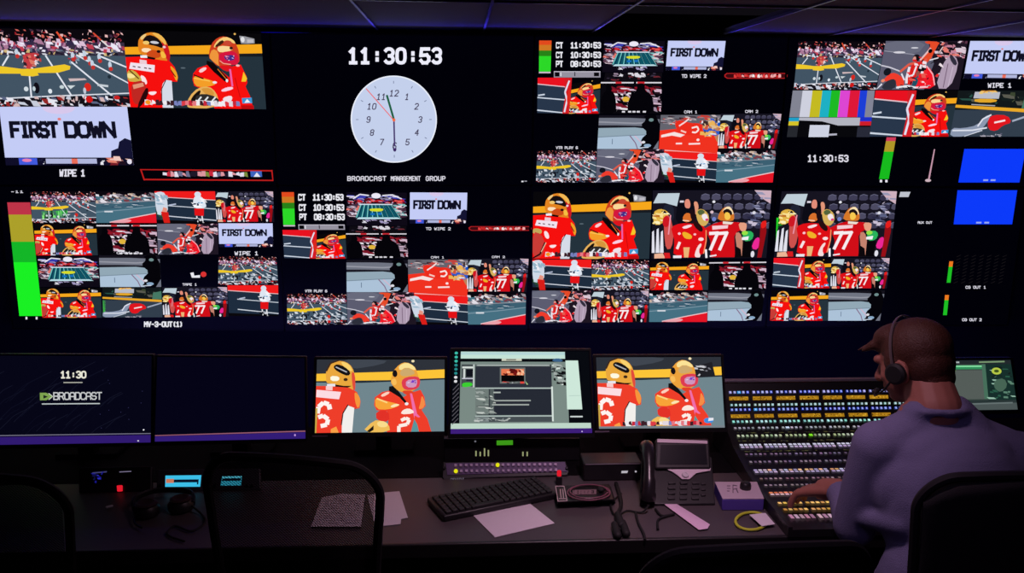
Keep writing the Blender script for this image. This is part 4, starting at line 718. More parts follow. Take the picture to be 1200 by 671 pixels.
m3.tile([(698.5, 418.5), (844.5, 418), (849.3, 500.6), (702, 502)], sm(f_players_desk, tick=True), 'two players in red jerseys above a ticker', 'screen_picture')
def f_soft(p):
    p.src = (50, 58, 1020, 634); p.fill((8, 10, 16)); g = (122, 138, 132)
    p.rect(108, 62, 850, 110, (196, 226, 214)); p.rect(108, 66, 850, 84, (180, 214, 214)); p.rect(50, 562, 1014, 600, (190, 214, 200)); p.rect(50, 600, 1020, 634, (62, 30, 122)); p.ell(950, 623, 5, 5, (200, 180, 230), 8)
    p.rect(108, 132, 862, 562, g); p.rect(108, 110, 850, 132, (10, 12, 16)); p.rect(398, 110, 540, 126, (206, 210, 190)); p.rect(430, 113, 500, 122, (120, 120, 110)); p.poly([(755, 130), (770, 108), (820, 108), (838, 132)], (60, 100, 140), 1)
    p.rect(212, 150, 750, 312, (44, 48, 58)); p.rect(215, 150, 742, 164, (110, 120, 118)); p.rect(225, 154, 735, 159, (190, 200, 196)); p.rect(225, 320, 745, 505, (38, 42, 52)); p.rect(215, 312, 750, 321, (176, 190, 186)); p.rect(215, 508, 748, 516, (176, 190, 186)); p.rect(220, 516, 750, 553, (70, 78, 82)); p.rect(745, 305, 757, 550, (216, 228, 222))
    p.rect(225, 520, 310, 550, (130, 140, 140)); p.splat(225, 520, 460, 548, 26, [(160, 168, 166), (80, 90, 92), (190, 196, 192)], 26, 9, 3)
    p.rect(385, 172, 565, 284, (108, 116, 114)); p.rect(395, 182, 556, 226, (232, 120, 80)); p.splat(400, 186, 550, 222, 16, [(120, 20, 20), (250, 190, 150), (90, 16, 16)], 26, 22, 5); p.rect(395, 226, 556, 270, (8, 6, 8)); p.splat(400, 270, 560, 282, 12, [WH, (60, 60, 60), (220, 60, 50)], 16, 7, 6); p.poly([(565, 266), (582, 290), (574, 292)], (190, 226, 150)); p.rect(528, 270, 556, 284, (226, 70, 60))
    p.rect(215, 322, 312, 500, (112, 124, 120)); p.rect(316, 322, 345, 500, (84, 94, 94)); p.line([(310, 322), (310, 500)], 5, (60, 68, 70)); p.rect(225, 440, 308, 446, (60, 68, 70)); p.splat(225, 330, 310, 495, 20, [(150, 160, 156), (80, 90, 90), (200, 206, 200)], 34, 12, 8)
    p.rect(340, 341, 390, 351, (176, 184, 180)); p.rect(345, 398, 600, 408, (156, 164, 160)); p.rect(330, 427, 588, 437, (160, 168, 164)); p.splat(322, 340, 355, 495, 12, [(150, 158, 154), (190, 196, 190)], 24, 12, 9)
    p.rect(115, 150, 204, 305, (70, 78, 80)); p.rect(120, 165, 200, 178, (214, 222, 216)); p.rect(148, 185, 198, 236, (16, 18, 26)); p.rect(128, 182, 142, 250, (206, 214, 210)); p.rect(120, 245, 200, 252, (206, 206, 220)); p.rect(150, 256, 198, 266, (40, 30, 60)); p.rect(196, 150, 206, 310, (190, 200, 196)); p.poly([(118, 290), (135, 276), (190, 276), (196, 300), (130, 312)], (60, 206, 50), 1)
    p.splat(765, 150, 850, 290, 34, [(210, 220, 214), (20, 22, 26), (60, 66, 70), (160, 170, 166), (14, 14, 16)], 34, 20, 11); p.rect(852, 122, 942, 466, (206, 232, 218)); p.rect(862, 368, 946, 373, (170, 200, 188)); p.poly([(852, 122), (942, 122), (958, 466), (866, 466)], (206, 232, 218)); p.line([(868, 370), (950, 368)], 3, (170, 196, 186)); p.rect(872, 512, 958, 522, (206, 214, 214))
    R = random.Random(2)
    for i in range(8): p.ell(76, 72+i*28, 12, 10, [(60, 190, 170), (40, 140, 140), (226, 226, 230)][min(2, i//3)], 8)
    for i in range(9): p.line([(58, 330+i*30), (100, 285+i*30)], 5, (90, 86, 96)); 
m2 = monitor([(530, 410.5), (690, 411), (694.5, 507.5), (527.5, 508.5)], 'desk monitor showing grey software windows between the two player pictures', P=(0, 2.64, .85))
m2.tile([(530.5, 411), (689.5, 411.5), (694, 507), (528, 508)], f_soft, 'grey software windows with a violet taskbar', 'screen_picture')
def f_ui(p):
    p.src = (0, 0, 100, 100); p.fill((58, 70, 66)); p.rect(0, 0, 100, 8, (34, 40, 44)); p.line([(2, 4), (16, 4)], 3, (170, 180, 180)); p.line([(48, 4), (90, 3)], 3, (120, 150, 110)); p.rect(0, 10, 54, 18, (50, 140, 90)); p.line([(0, 12), (52, 12)], 3, (130, 220, 160)); p.rect(0, 20, 52, 78, (84, 92, 88)); p.rect(52, 8, 58, 78, (70, 110, 90))
    p.rect(58, 8, 100, 80, (22, 46, 42)); p.splat(60, 14, 98, 78, 40, [(150, 190, 170), (40, 90, 70), (20, 30, 30), (90, 130, 110)], 6, 4, 4); p.ell(75, 22, 8, 7, (180, 200, 70)); p.ell(75, 22, 4, 3, (60, 80, 30)); p.poly([(70, 40), (86, 36), (90, 52), (78, 66), (68, 56)], (70, 100, 84), 1); p.poly([(0, 20), (10, 20), (6, 28), (0, 28)], (120, 190, 60)); p.rect(0, 80, 100, 100, (74, 84, 84)); p.rect(0, 80, 100, 86, (40, 52, 52)); p.line([(20, 88), (94, 86)], 3, (100, 112, 112))
mR = monitor([(1112, 421.5), (1184.5, 421), (1193, 480), (1113, 481)], 'small greenish monitor behind the seated person, at the right end of the desk', P=(0, 2.92, .87), n=tilt(6))
mR.tile([(1112.5, 422), (1184, 421.5), (1192.4, 479.5), (1113.5, 480.5)], f_ui, 'greenish software picture', 'screen_picture')
plate('mark', [(366, 509.8), (384, 509.6), (384, 511), (366, 511.2)], MP, MN, .0045, 0, mat('grey_print', (120, 105, 125), .6), m1.root, 0)
plate('mark', [(697, 504.5), (714, 504.2), (714, 505.8), (697, 506)], MP, MN, .0045, 0, mat('grey_print', (120, 105, 125), .6), m3.root, 0)

# ------------------------------------------------------------------ router button panel and rack unit behind it
PR, NR = Vector((0, 2.545, .757)), tilt(35)
t = thing('router_panel', 'long violet router panel with two rows of square buttons under the software monitor', 'control panel', on_z(592, 560, DZT))
b0 = plate('body', [(519, 541), (663, 540), (667, 553), (665, 557), (560, 560), (520, 563), (518, 559)], PR, NR, 0, .014, BLACKP, t, .003)
plate('face', [(522, 542.5), (662, 541), (665, 552.5), (524, 556.5)], PR, NR, .002, 0, mat('violet_face', (86, 62, 112), .5), t, .001)  # plain violet base colour on the face
BTN = mat('router_button', (200, 180, 215), .5); LIT = emit('lit_yellow', (226, 222, 20), 1.0)
proto = None
for r in range(2):
    for k in range(20):
        u = 533.8+k*6.16+(r*.4); v = (545.2-k*.05) if r == 0 else (552-k*.07)
        lit = (r, k) in ((0, 8), (1, 0)); c = on_plane(u, v, PR, NR)
        R_ = NR.to_track_quat('Z', 'Y').to_matrix()
        if lit: MB().lathe(c+NR*.002, [(.0062, 0), (.0062, .005), (.005, .006)], 16, NR).build('button', LIT, t)['label'] = 'lit yellow button'
        elif proto is None or True:
            o = MB().box(c+NR*.004, (.0085, .0085, .006), R_).build('button', BTN, t, .001)
for u in (520.5, 664): MB().lathe(on_plane(u, 548.5, PR, NR), [(.005, 0), (.005, .006), (.003, .008)], 12, NR).build('knob', DARKMETAL, t)
flatpic([(528, 560), (544, 559.6), (544, 565.4), (528, 566)], PR+NR*.001, NR, lambda p: text(p, 'CBIDI', 0, 0, 1, 1, (92, 84, 98), .14), 'printed_mark', b0, 'small grey printed mark', base=.0015)
t = thing('rack_unit', 'black rack unit with a green lit label behind the router panel', 'rack unit', on_y(592, 530, 2.70).xyz*1)
t.location.z = DZT; bx = [on_y(u, v, 2.66) for u, v in ((520, 515), (680, 514.5), (676, 540), (521, 541))]
MB().hexa([Vector((p.x, 2.665, p.z)) for p in ((bx[0]), (bx[1]), Vector((bx[1].x, 0, DZT+.001)), Vector((bx[0].x, 0, DZT+.001)))], [Vector((p.x, 2.70, p.z)) for p in ((bx[0]), (bx[1]), Vector((bx[1].x, 0, DZT+.001)), Vector((bx[0].x, 0, DZT+.001)))]).build('case', BLACKP, t, .003)
N0 = Vector((0, -1, 0)); PK = (0, 2.664, 0)
plate('green_label', [(582, 515.8), (601, 515.4), (601, 520.8), (582, 521.2)], PK, N0, .002, 0, emit('green_led', (60, 150, 24), 1.0), t, .0006)
for i, (u, h) in enumerate(((557, 6), (562, 5), (567, 9), (571.5, 7), (612, 5), (617, 5))): plate('indicator', [(u, 534-h), (u+1.6, 534-h), (u+1.6, 534), (u, 534)], PK, N0, .0015, 0, emit('pale_led', (150, 156, 112), 1.0), t, 0)
plate('indicator', [(556, 516), (558, 516), (558, 517.6), (556, 517.6)], PK, N0, .0015, 0, emit('pale_led2', (110, 110, 120), 1.0), t, 0)

# ------------------------------------------------------------------ keyboard
zk = DZT+.016; q = [on_z(u, v, zk) for u, v in ((503, 584), (632, 560.5), (650, 577), (517, 605.5))]
t = thing('keyboard', 'full size black computer keyboard lying at an angle behind the white sheet', 'keyboard', (sum(q, Vector())/4).xy.to_3d()+Vector((0, 0, DZT)))
X = ((q[1]-q[0])+(q[2]-q[3])).normalized(); Z = Vector((0, 0, 1)); Y = Z.cross(X); ctr = sum(q, Vector())/4; Lx = ((q[1]-q[0]).length+(q[2]-q[3]).length)/2; Ly = .135; RK = Matrix((X, Y, Z)).transposed()
MB().box((ctr.x, ctr.y, DZT+.0102), (Lx, Ly, .019), RK).build('case', BLACKP, t, .005)
KEYM = mat('black_keycap', (34, 31, 36), .55); kp = None
for r in range(6):
    nx = 17
    for k in range(nx):
        if r == 0 and 4 <= k <= 8:
            if k != 6: continue
            w_ = .1
        else: w_ = .0165
        px = -Lx/2+.02+k*(Lx-.04)/(nx-1); py = -Ly/2+.018+r*(Ly-.036)/5; c = Vector((ctr.x, ctr.y, DZT+.022))+X*px+Y*py
        if w_ < .05:
            if kp is None:
                kp = MB().box((0, 0, 0), (.0165, .0165, .008)).build('key', KEYM, None, .002); kpm = kp; me = kp.data; o = kp
            else: o = kpm.copy(); C.objects.link(o)
            o.parent = t; o.matrix_parent_inverse = Matrix.Identity(4); o.matrix_basis = Matrix.Translation(c-t.location) @ RK.to_4x4()
        else:
            MB().box(c, (w_, .0165, .008), RK).build('space_bar', KEYM, t, .002)

# ------------------------------------------------------------------ papers
def sheet(px, label, z=DZT+.001, m=PAPER, name='paper_sheet', cat='paper', th=.0012, group=None, lines=False):
    o = plate(name, px, (0, 0, z), (0, 0, 1), th, 0, m, None, 0); c = sum((Vector(v.co) for v in o.data.vertices), Vector())/len(o.data.vertices)
    for v in o.data.vertices: v.co -= c
    o.location = c; tag(o, label, cat, group); return o
sheet([(550, 599.5), (616.5, 586.5), (650, 613), (580, 629.5)], 'blank white sheet of paper on the desk in front of the keyboard', z=DZT+.001)
sheet([(451.5, 577), (468, 575.5), (478, 606.5), (470, 608), (469.5, 614), (440, 617), (430, 580)], 'white sheet of paper sticking out to the right of the empty mesh chair', z=DZT+.001)
pp = thing('printed_page', 'printed page of fine text seen through the mesh back of the chair', 'paper', on_z(395, 600, DZT))
pq = [(377, 583), (400, 578.5), (428, 579.5), (423, 617), (364.5, 617)]
plate('page', pq, (0, 0, DZT+.0045), (0, 0, 1), .0012, 0, PAPER, pp, 0)
ln = MB()
INK = mat('printed_ink', (70, 60, 80), .8)
for i in range(11):
    v = 584+i*2.9; a = on_z(380-i*1.1, v, DZT+.0058); b = on_z(423-i*.3, v-.5, DZT+.0058); d = Vector((0, .0014, 0)); ln.add([a, b, b+d, a+d], [(0, 1, 2, 3)])
ln.build('printed_text', INK, pp, smooth=False)['kind'] = 'stuff'

# ------------------------------------------------------------------ telephone
TA = 33; PT_, NT = Vector((0, 2.36, .775)), Vector((0, -sin(radians(TA)), cos(radians(TA))))
t = thing('desk_telephone', 'black office desk telephone with silver trim between the keyboard and the console', 'telephone', on_z(800, 590, DZT))
body = [on_plane(u, v, PT_, NT) for u, v in ((750, 590), (838, 590), (834, 535), (752, 535))]
MB().hexa([Vector((p.x, p.y, DZT+.001)) for p in body], [Vector(p) for p in body]).build('base', BLACKP, t, .006)
PD, ND = body[3]+Vector((0, 0, 0)), tilt(38)
plate('display_housing', [(769, 513.5), (831, 513.5), (833, 549), (768, 549)], body[3]+Vector((0, -.02, .02)), ND, 0, .03, BLACKP, t, .005)
plate('display', [(774, 521), (827, 521), (829, 544), (773, 544)], body[3]+Vector((0, -.02, .02)), ND, .001, 0, GLASS, t, 0)
plate('silver_bar', [(770, 514.2), (828.5, 516.4), (829, 520), (770, 518.6)], body[3]+Vector((0, -.02, .02)), ND, .004, 0, SILVER, t, .001)
plate('silver_wing', [(773, 546.5), (788, 548.4), (833, 548.4), (832, 551.6), (816, 554.5), (812, 558), (808, 561.5), (799, 561.5), (794, 557), (787, 552.5)], PT_+NT*.004, NT, .003, 0, SILVER, t, .0008)
c = on_plane(803, 556.5, PT_+NT*.007, NT); MB().lathe(c, [(.0105, 0), (.0105, .004), (.009, .006), (.0055, .006), (.005, .0045)], 24, NT).build('navigation_button', mat('bright_silver', (225, 215, 225), .35, .3), t)
kp2 = None
for r in range(4):
    for k in range(3): 
        c = on_plane(787+k*14-r*.2, 566+r*6, PT_, NT); MB().box(c+NT*.002, (.022, .009, .005), NT.to_track_quat('Z', 'Y').to_matrix()).build('key', KEYM, t, .0015)
for k in range(3): MB().box(on_plane(824, 567+k*6.5, PT_, NT)+NT*.002, (.014, .008, .005), NT.to_track_quat('Z', 'Y').to_matrix()).build('key', KEYM, t, .0015)
h0, h1 = on_plane(758, 521, PT_+NT*.05, NT), on_plane(760, 582, PT_+NT*.03, NT)
hs = MB(); hs.tube(smoothpath([h0+NT*-.012, h0+(h1-h0)*.12+NT*.012, h0+(h1-h0)*.5+NT*.024, h0+(h1-h0)*.88+NT*.012, h1+NT*-.01], 5), [.021]*4+[.019]*5+[.016]*4+[.019]*4+[.022]*4, 14)
hs.build('handset', mat('handset_plastic', (34, 30, 34), .3), t)
MB().tube(smoothpath([h1+Vector((-.005, -.03, -.01)), on_z(752, 600, DZT+.006), on_z(735, 598, DZT+.006), on_z(722, 604, DZT+.006), on_z(716, 590, DZT+.006), on_z(728, 578, DZT+.006)], 6), .0028, 6).build('handset_cord', RUBBER, t)

# ------------------------------------------------------------------ other boxes on the desk
t = thing('controller_box', 'pale metal box with a black knob on top beside the telephone', 'controller', on_z(868, 590, DZT))
zb = .778; top = [on_z(u, v, zb) for u, v in ((837.5, 564), (887, 564), (895.5, 583.6), (846.7, 583.6))]
MB().hexa([Vector((p.x, p.y, DZT+.0005)) for p in top[::-1]], [p-Vector((0, 0, .003)) for p in top[::-1]]).build('case', PURPLE, t, .002)
MB().hexa([p-Vector((0, 0, .003)) for p in top[::-1]], top[::-1]).build('top_plate', GREYBOX, t, .001)
MB().lathe(on_z(873.5, 572, zb), [(.0165, 0), (.0165, .008), (.0145, .018), (.012, .02)], 28).build('knob', BLACKP, t)
mk = MB()
for a, b in (((852, 569), (856, 569)), ((852, 572), (856, 572)), ((852, 575), (855, 575)), ((859, 568), (859, 577)), ((859, 568), (864, 569)), ((864, 572), (859, 573)), ((863, 573), (865, 577))):
    mk.tube([on_z(*a, zb+.0006), on_z(*b, zb+.0006)], .0011, 5)
mk.build('printed_mark', INK, t)
t = thing('wristband', 'yellow green loop band lying on the desk in front of the pale box', 'wristband', on_z(880, 610, DZT))
cb_ = on_z(880.5, 610, DZT+.006); a_, b_ = on_z(899, 610, DZT+.006)-cb_, on_z(881, 600, DZT+.006)-cb_
MB().tube([cb_+a_*cos(2*pi*i/40)+b_*sin(2*pi*i/40) for i in range(40)], .0042, 8, True).build('loop', mat('lime_rubber', (206, 214, 60), .5), t)
sheet([(878, 603), (897, 601), (908, 614), (893, 616.5)], 'small white card lying across the yellow green band', z=DZT+.0105, name='card', cat='card')
t = thing('cable_tag', 'long pinkish white tag strip lying before the telephone', 'tag', on_z(800, 602, DZT))
MB().hexa([on_z(u, v, DZT+.003) for u, v in ((775, 588), (780.5, 582.5), (832, 614), (829.5, 619), (819, 620.5))][::-1], [on_z(u, v, DZT+.006) for u, v in ((775, 588), (780.5, 582.5), (832, 614), (829.5, 619), (819, 620.5))][::-1]).build('strip', mat('pink_tag', (240, 205, 232), .7), t, .0008)
MB().tube(smoothpath([on_z(779, 586, DZT+.006), on_z(777, 575, DZT+.02), on_z(780, 571.5, DZT+.024), on_z(787, 578, DZT+.02), on_z(789, 588, DZT+.008)], 5), .0012, 6).build('wire_loop', SILVER, t)
t = thing('access_point_box', 'low black box with a tiny white mark to the left of the telephone', 'box', on_z(716, 566, DZT))
fq = [on_y(u, v, 2.50) for u, v in ((684, 543), (752, 541.5), (752, 566), (684, 568))]; z1 = fq[0].z; z0 = DZT+.001
MB().box(((fq[0].x+fq[1].x)/2, 2.545, (z0+z1)/2), (fq[1].x-fq[0].x, .09, z1-z0)).build('case', BLACKP, t, .004)
MB().box(((fq[0].x+fq[1].x)/2, 2.4995, z1-.003), (fq[1].x-fq[0].x-.01, .002, .0016)).build('trim_line', mat('trim_grey', (120, 110, 125), .4), t)
plate('printed_mark', [(728.5, 551.4), (736, 551.2), (735, 553.8), (728, 554)], (0, 2.4995, 0), N0, .001, 0, emit('white_glow', (200, 195, 205), .8), t, 0)  # printed mark made to glow, its brightness set by emission
plate('indicator', [(744, 551.2), (746, 551.2), (746, 553), (744, 553)], (0, 2.4995, 0), N0, .001, 0, emit('white_glow', (200, 195, 205), .8), t, 0)
t = thing('intercom_beltpack', 'black pack with a white framed label and a coiled pinkish cord beside the keyboard', 'intercom pack', on_z(688, 588, DZT))
MB().hexa([on_z(u, v, DZT+.0005) for u, v in ((653, 592), (722, 589), (716, 570), (652, 572))], [on_z(u, v, DZT+.026) for u, v in ((653, 588), (720, 585), (714, 567), (652, 569))]).build('case', BLACKP, t, .004)
zi = DZT+.0268
lab = MB()
for a, b in (((651, 569.5), (661, 569.5)), ((661, 569.5), (664.5, 586.5)), ((664.5, 586.5), (654, 587)), ((654, 587), (651, 569.5)), ((656.5, 573), (657.5, 583)), ((659.5, 573), (660.5, 583)), ((655, 584), (663, 584))): lab.tube([on_z(*a, zi), on_z(*b, zi)], .0014, 5)
lab.build('label_frame', mat('cream_print', (225, 205, 205), .6), t)
cc = on_z(690, 576.5, zi+.003); a_, b_ = on_z(715, 576.5, zi+.003)-cc, on_z(690, 567.5, zi+.003)-cc
MB().tube([cc+a_*cos(2*pi*i/72*2)*(1-.12*(i > 36))+b_*sin(2*pi*i/72*2)*(1-.12*(i > 36))+Vector((0, 0, .003*(i > 36))) for i in range(72)], .0022, 6, True).build('coiled_cord', mat('pink_cord', (130, 76, 96), .45), t)
flatpic([(671, 574), (699, 573.5), (699, 579), (671, 579.5)], (0, 0, zi), (0, 0, 1), lambda p: text(p, 'HEADSET', 0, 0, 1, 1, (96, 62, 74), .2), 'printed_mark', t)
MB().sphere(on_z(704, 573, zi+.008), (.012, .012, .008)).build('plug', RUBBER, t)
t = thing('tally_light', 'small glowing red light standing behind the intercom pack near the keyboard', 'light', on_z(655, 567, DZT))
MB().box(on_z(655, 567, DZT)+Vector((0, 0, .014)), (.018, .018, .027)).build('socket', BLACKP, t, .002); MB().box(on_z(655, 567, DZT)+Vector((0, 0, .036)), (.013, .012, .018)).build('lamp', emit('red_led', (226, 26, 44), 1.0), t, .003)
for i, (path, lbl) in enumerate(((((722, 566), (728, 590), (722, 606), (728, 622)), 'thin black cable hanging toward the desk edge left of the telephone'), (((745, 600), (748, 612), (754, 624), (756, 632)), 'thin black cable ending near the desk edge below the telephone handset'), (((768, 596), (776, 604), (790, 602), (772, 608), (771, 620)), 'short black cable loop beside the pink tag strip'))):
    o = MB().tube(smoothpath([on_z(u, v, DZT+.005) for u, v in path], 6), .0035 if i else .006, 7).build('cable', RUBBER); tag(o, lbl, 'cable')
t = thing('cable_plug', 'black connector plugs bunched at the end of the cable on the desk', 'plug', on_z(727, 612, DZT)); 
for k, (u, v) in enumerate(((724, 602), (730, 612), (720, 614))): MB().capsule(on_z(u, v, DZT+.012), on_z(u+4, v+13, DZT+.012), .009, .011).build('plug_body', RUBBER, t)

# ------------------------------------------------------------------ left part of the desk
PI_, NI = Vector((0, 2.49, .760)), tilt(38)
t = thing('intercom_station', 'dark desk intercom station with two glowing cyan displays on the left', 'intercom', on_z(235, 580, DZT))
plate('case', [(184, 550), (305, 548), (306, 574), (183, 576)], PI_, NI, 0, .016, mat('intercom_grey', (62, 58, 70), .5), t, .004)
CY = (60, 190, 232)
flatpic([(194, 557), (236, 556.5), (234.6, 570), (193.6, 570.2)], PI_, NI, lambda p: (p.fill(CY), p.rect(.04, .36, .94, .62, (8, 20, 40)), p.rect(.02, .3, .24, .66, (200, 120, 90)), p.rect(.9, .4, .94, .8, (8, 30, 50))), 'display', t, 'glowing cyan display with orange mark')
flatpic([(260.5, 558), (283.5, 557.5), (282.5, 568.5), (258.5, 568.8)], PI_, NI, lambda p: (p.fill((50, 160, 190)), p.rect(.03, .22, .97, .5, (6, 14, 26)), p.rect(.0, .0, 1, .2, (90, 200, 226))), 'display', t, 'smaller glowing cyan display')
for u in (188, 246, 252, 290, 296): MB().lathe(on_plane(u, 569, PI_, NI), [(.0045, 0), (.0045, .006), (.003, .007)], 12, NI).build('knob', DARKMETAL, t)
t = thing('key_panel', 'dark desk panel with a red light and faint blue marks at left', 'control panel', on_z(125, 580, DZT))
plate('case', [(92, 547), (178, 546), (178, 574), (92, 577)], PI_, NI, 0, .016, BLACKP, t, .004)
plate('red_lamp', [(137.5, 569), (144, 568.5), (144, 575.5), (138, 576)], PI_, NI, .007, 0, emit('red_led', (226, 26, 44), 1.0), t, .002)
flatpic([(106, 551), (128, 551), (122, 566), (107, 566)], PI_, NI, lambda p: (p.line([(.1, .2), (.9, .1)], .1, (60, 60, 110)), p.splat(.05, .2, .7, .9, 9, [(24, 24, 130), (40, 40, 180), (14, 14, 60)], .22, .2, 4)), 'blue_marks', t, 'faint blue lit marks', )
flatpic([(140, 551), (154, 551), (154, 553.5), (140, 553.5)], PI_, NI, lambda p: p.line([(0, .7), (1, .4)], .4, (120, 112, 140)), 'white_mark', t, 'faint white mark')
t = thing('headset', 'black headset with coiled cord lying on the left part of the desk', 'headset', on_z(200, 600, DZT)); BR = mat('dark_brown_pad', (60, 36, 40), .5); HZ = DZT+.03
e0, e1 = on_z(172, 596, DZT+.02), on_z(212, 590, DZT+.02)
MB().lathe(e0+Vector((0, 0, -.018)), [(.03, 0), (.036, .006), (.036, .02), (.028, .03)], 24).build('ear_cup', BLACKP, t); MB().lathe(e1+Vector((0, 0, -.018)), [(.03, 0), (.036, .006), (.036, .02), (.028, .03)], 24).build('ear_cup', BLACKP, t)
MB().lathe(e0+Vector((0, 0, .013)), [(.028, 0), (.03, .004), (.022, .008), (.012, .003)], 24).build('ear_pad', BR, t); MB().lathe(e1+Vector((0, 0, .013)), [(.028, 0), (.03, .004), (.022, .008), (.012, .003)], 24).build('ear_pad', BR, t)
MB().tube(smoothpath([e0+Vector((-.034, 0, 0)), on_z(158, 584, DZT+.03), on_z(185, 574, DZT+.035), on_z(222, 576, DZT+.03), e1+Vector((.034, 0, 0))], 6), .006, 8, flat=1.6).build('headband', BLACKP, t)
MB().tube(smoothpath([e1+Vector((.03, -.01, 0)), on_z(236, 602, DZT+.006), on_z(240, 612, DZT+.006), on_z(224, 622, DZT+.006), on_z(205, 616, DZT+.006), on_z(196, 626, DZT+.006), on_z(216, 634, DZT+.006)], 6), .003, 6).build('cord', RUBBER, t)
MB().tube(smoothpath([e0+Vector((-.03, -.01, 0)), on_z(158, 612, DZT+.012), on_z(166, 618, DZT+.01)], 6), .003, 6).build('microphone_boom', DARKMETAL, t)
o = MB().capsule(on_z(125, 594, DZT+.006), on_z(131, 592.5, DZT+.006), .0035, .0035).build('white_cap', WHM := mat('white_plastic', (230, 226, 236), .5)); o.name = 'pen_cap'; tag(o, 'tiny white cap lying on the left part of the desk', 'cap')

# ------------------------------------------------------------------ chairs
mm = bpy.data.materials.new('chair_mesh_weave'); mm.use_nodes = True; nt = mm.node_tree; bs = nt.nodes['Principled BSDF']; bs.inputs['Base Color'].default_value = lin((30, 27, 33)); bs.inputs['Roughness'].default_value = .8
tc = nt.nodes.new('ShaderNodeTexCoord'); outn = nt.nodes['Material Output']; ws = []
for ax in ('DIAGONAL', 'Z'):
    wv = nt.nodes.new('ShaderNodeTexWave'); wv.wave_type = 'BANDS'; wv.bands_direction = ax; wv.inputs['Scale'].default_value = 95; nt.links.new(tc.outputs['Object'], wv.inputs['Vector']); ws.append(wv)
mul = nt.nodes.new('ShaderNodeMath'); mul.operation = 'MULTIPLY'; nt.links.new(ws[0].outputs['Fac'], mul.inputs[0]); nt.links.new(ws[1].outputs['Fac'], mul.inputs[1])
mr = nt.nodes.new('ShaderNodeMapRange'); mr.inputs[1].default_value = .0; mr.inputs[2].default_value = .35; mr.inputs[3].default_value = .05; mr.inputs[4].default_value = .76; nt.links.new(mul.outputs[0], mr.inputs[0])
tr = nt.nodes.new('ShaderNodeBsdfTransparent'); mx = nt.nodes.new('ShaderNodeMixShader'); nt.links.new(mr.outputs[0], mx.inputs[0]); nt.links.new(bs.outputs[0], mx.inputs[1]); nt.links.new(tr.outputs[0], mx.inputs[2]); nt.links.new(mx.outputs[0], outn.inputs[0])
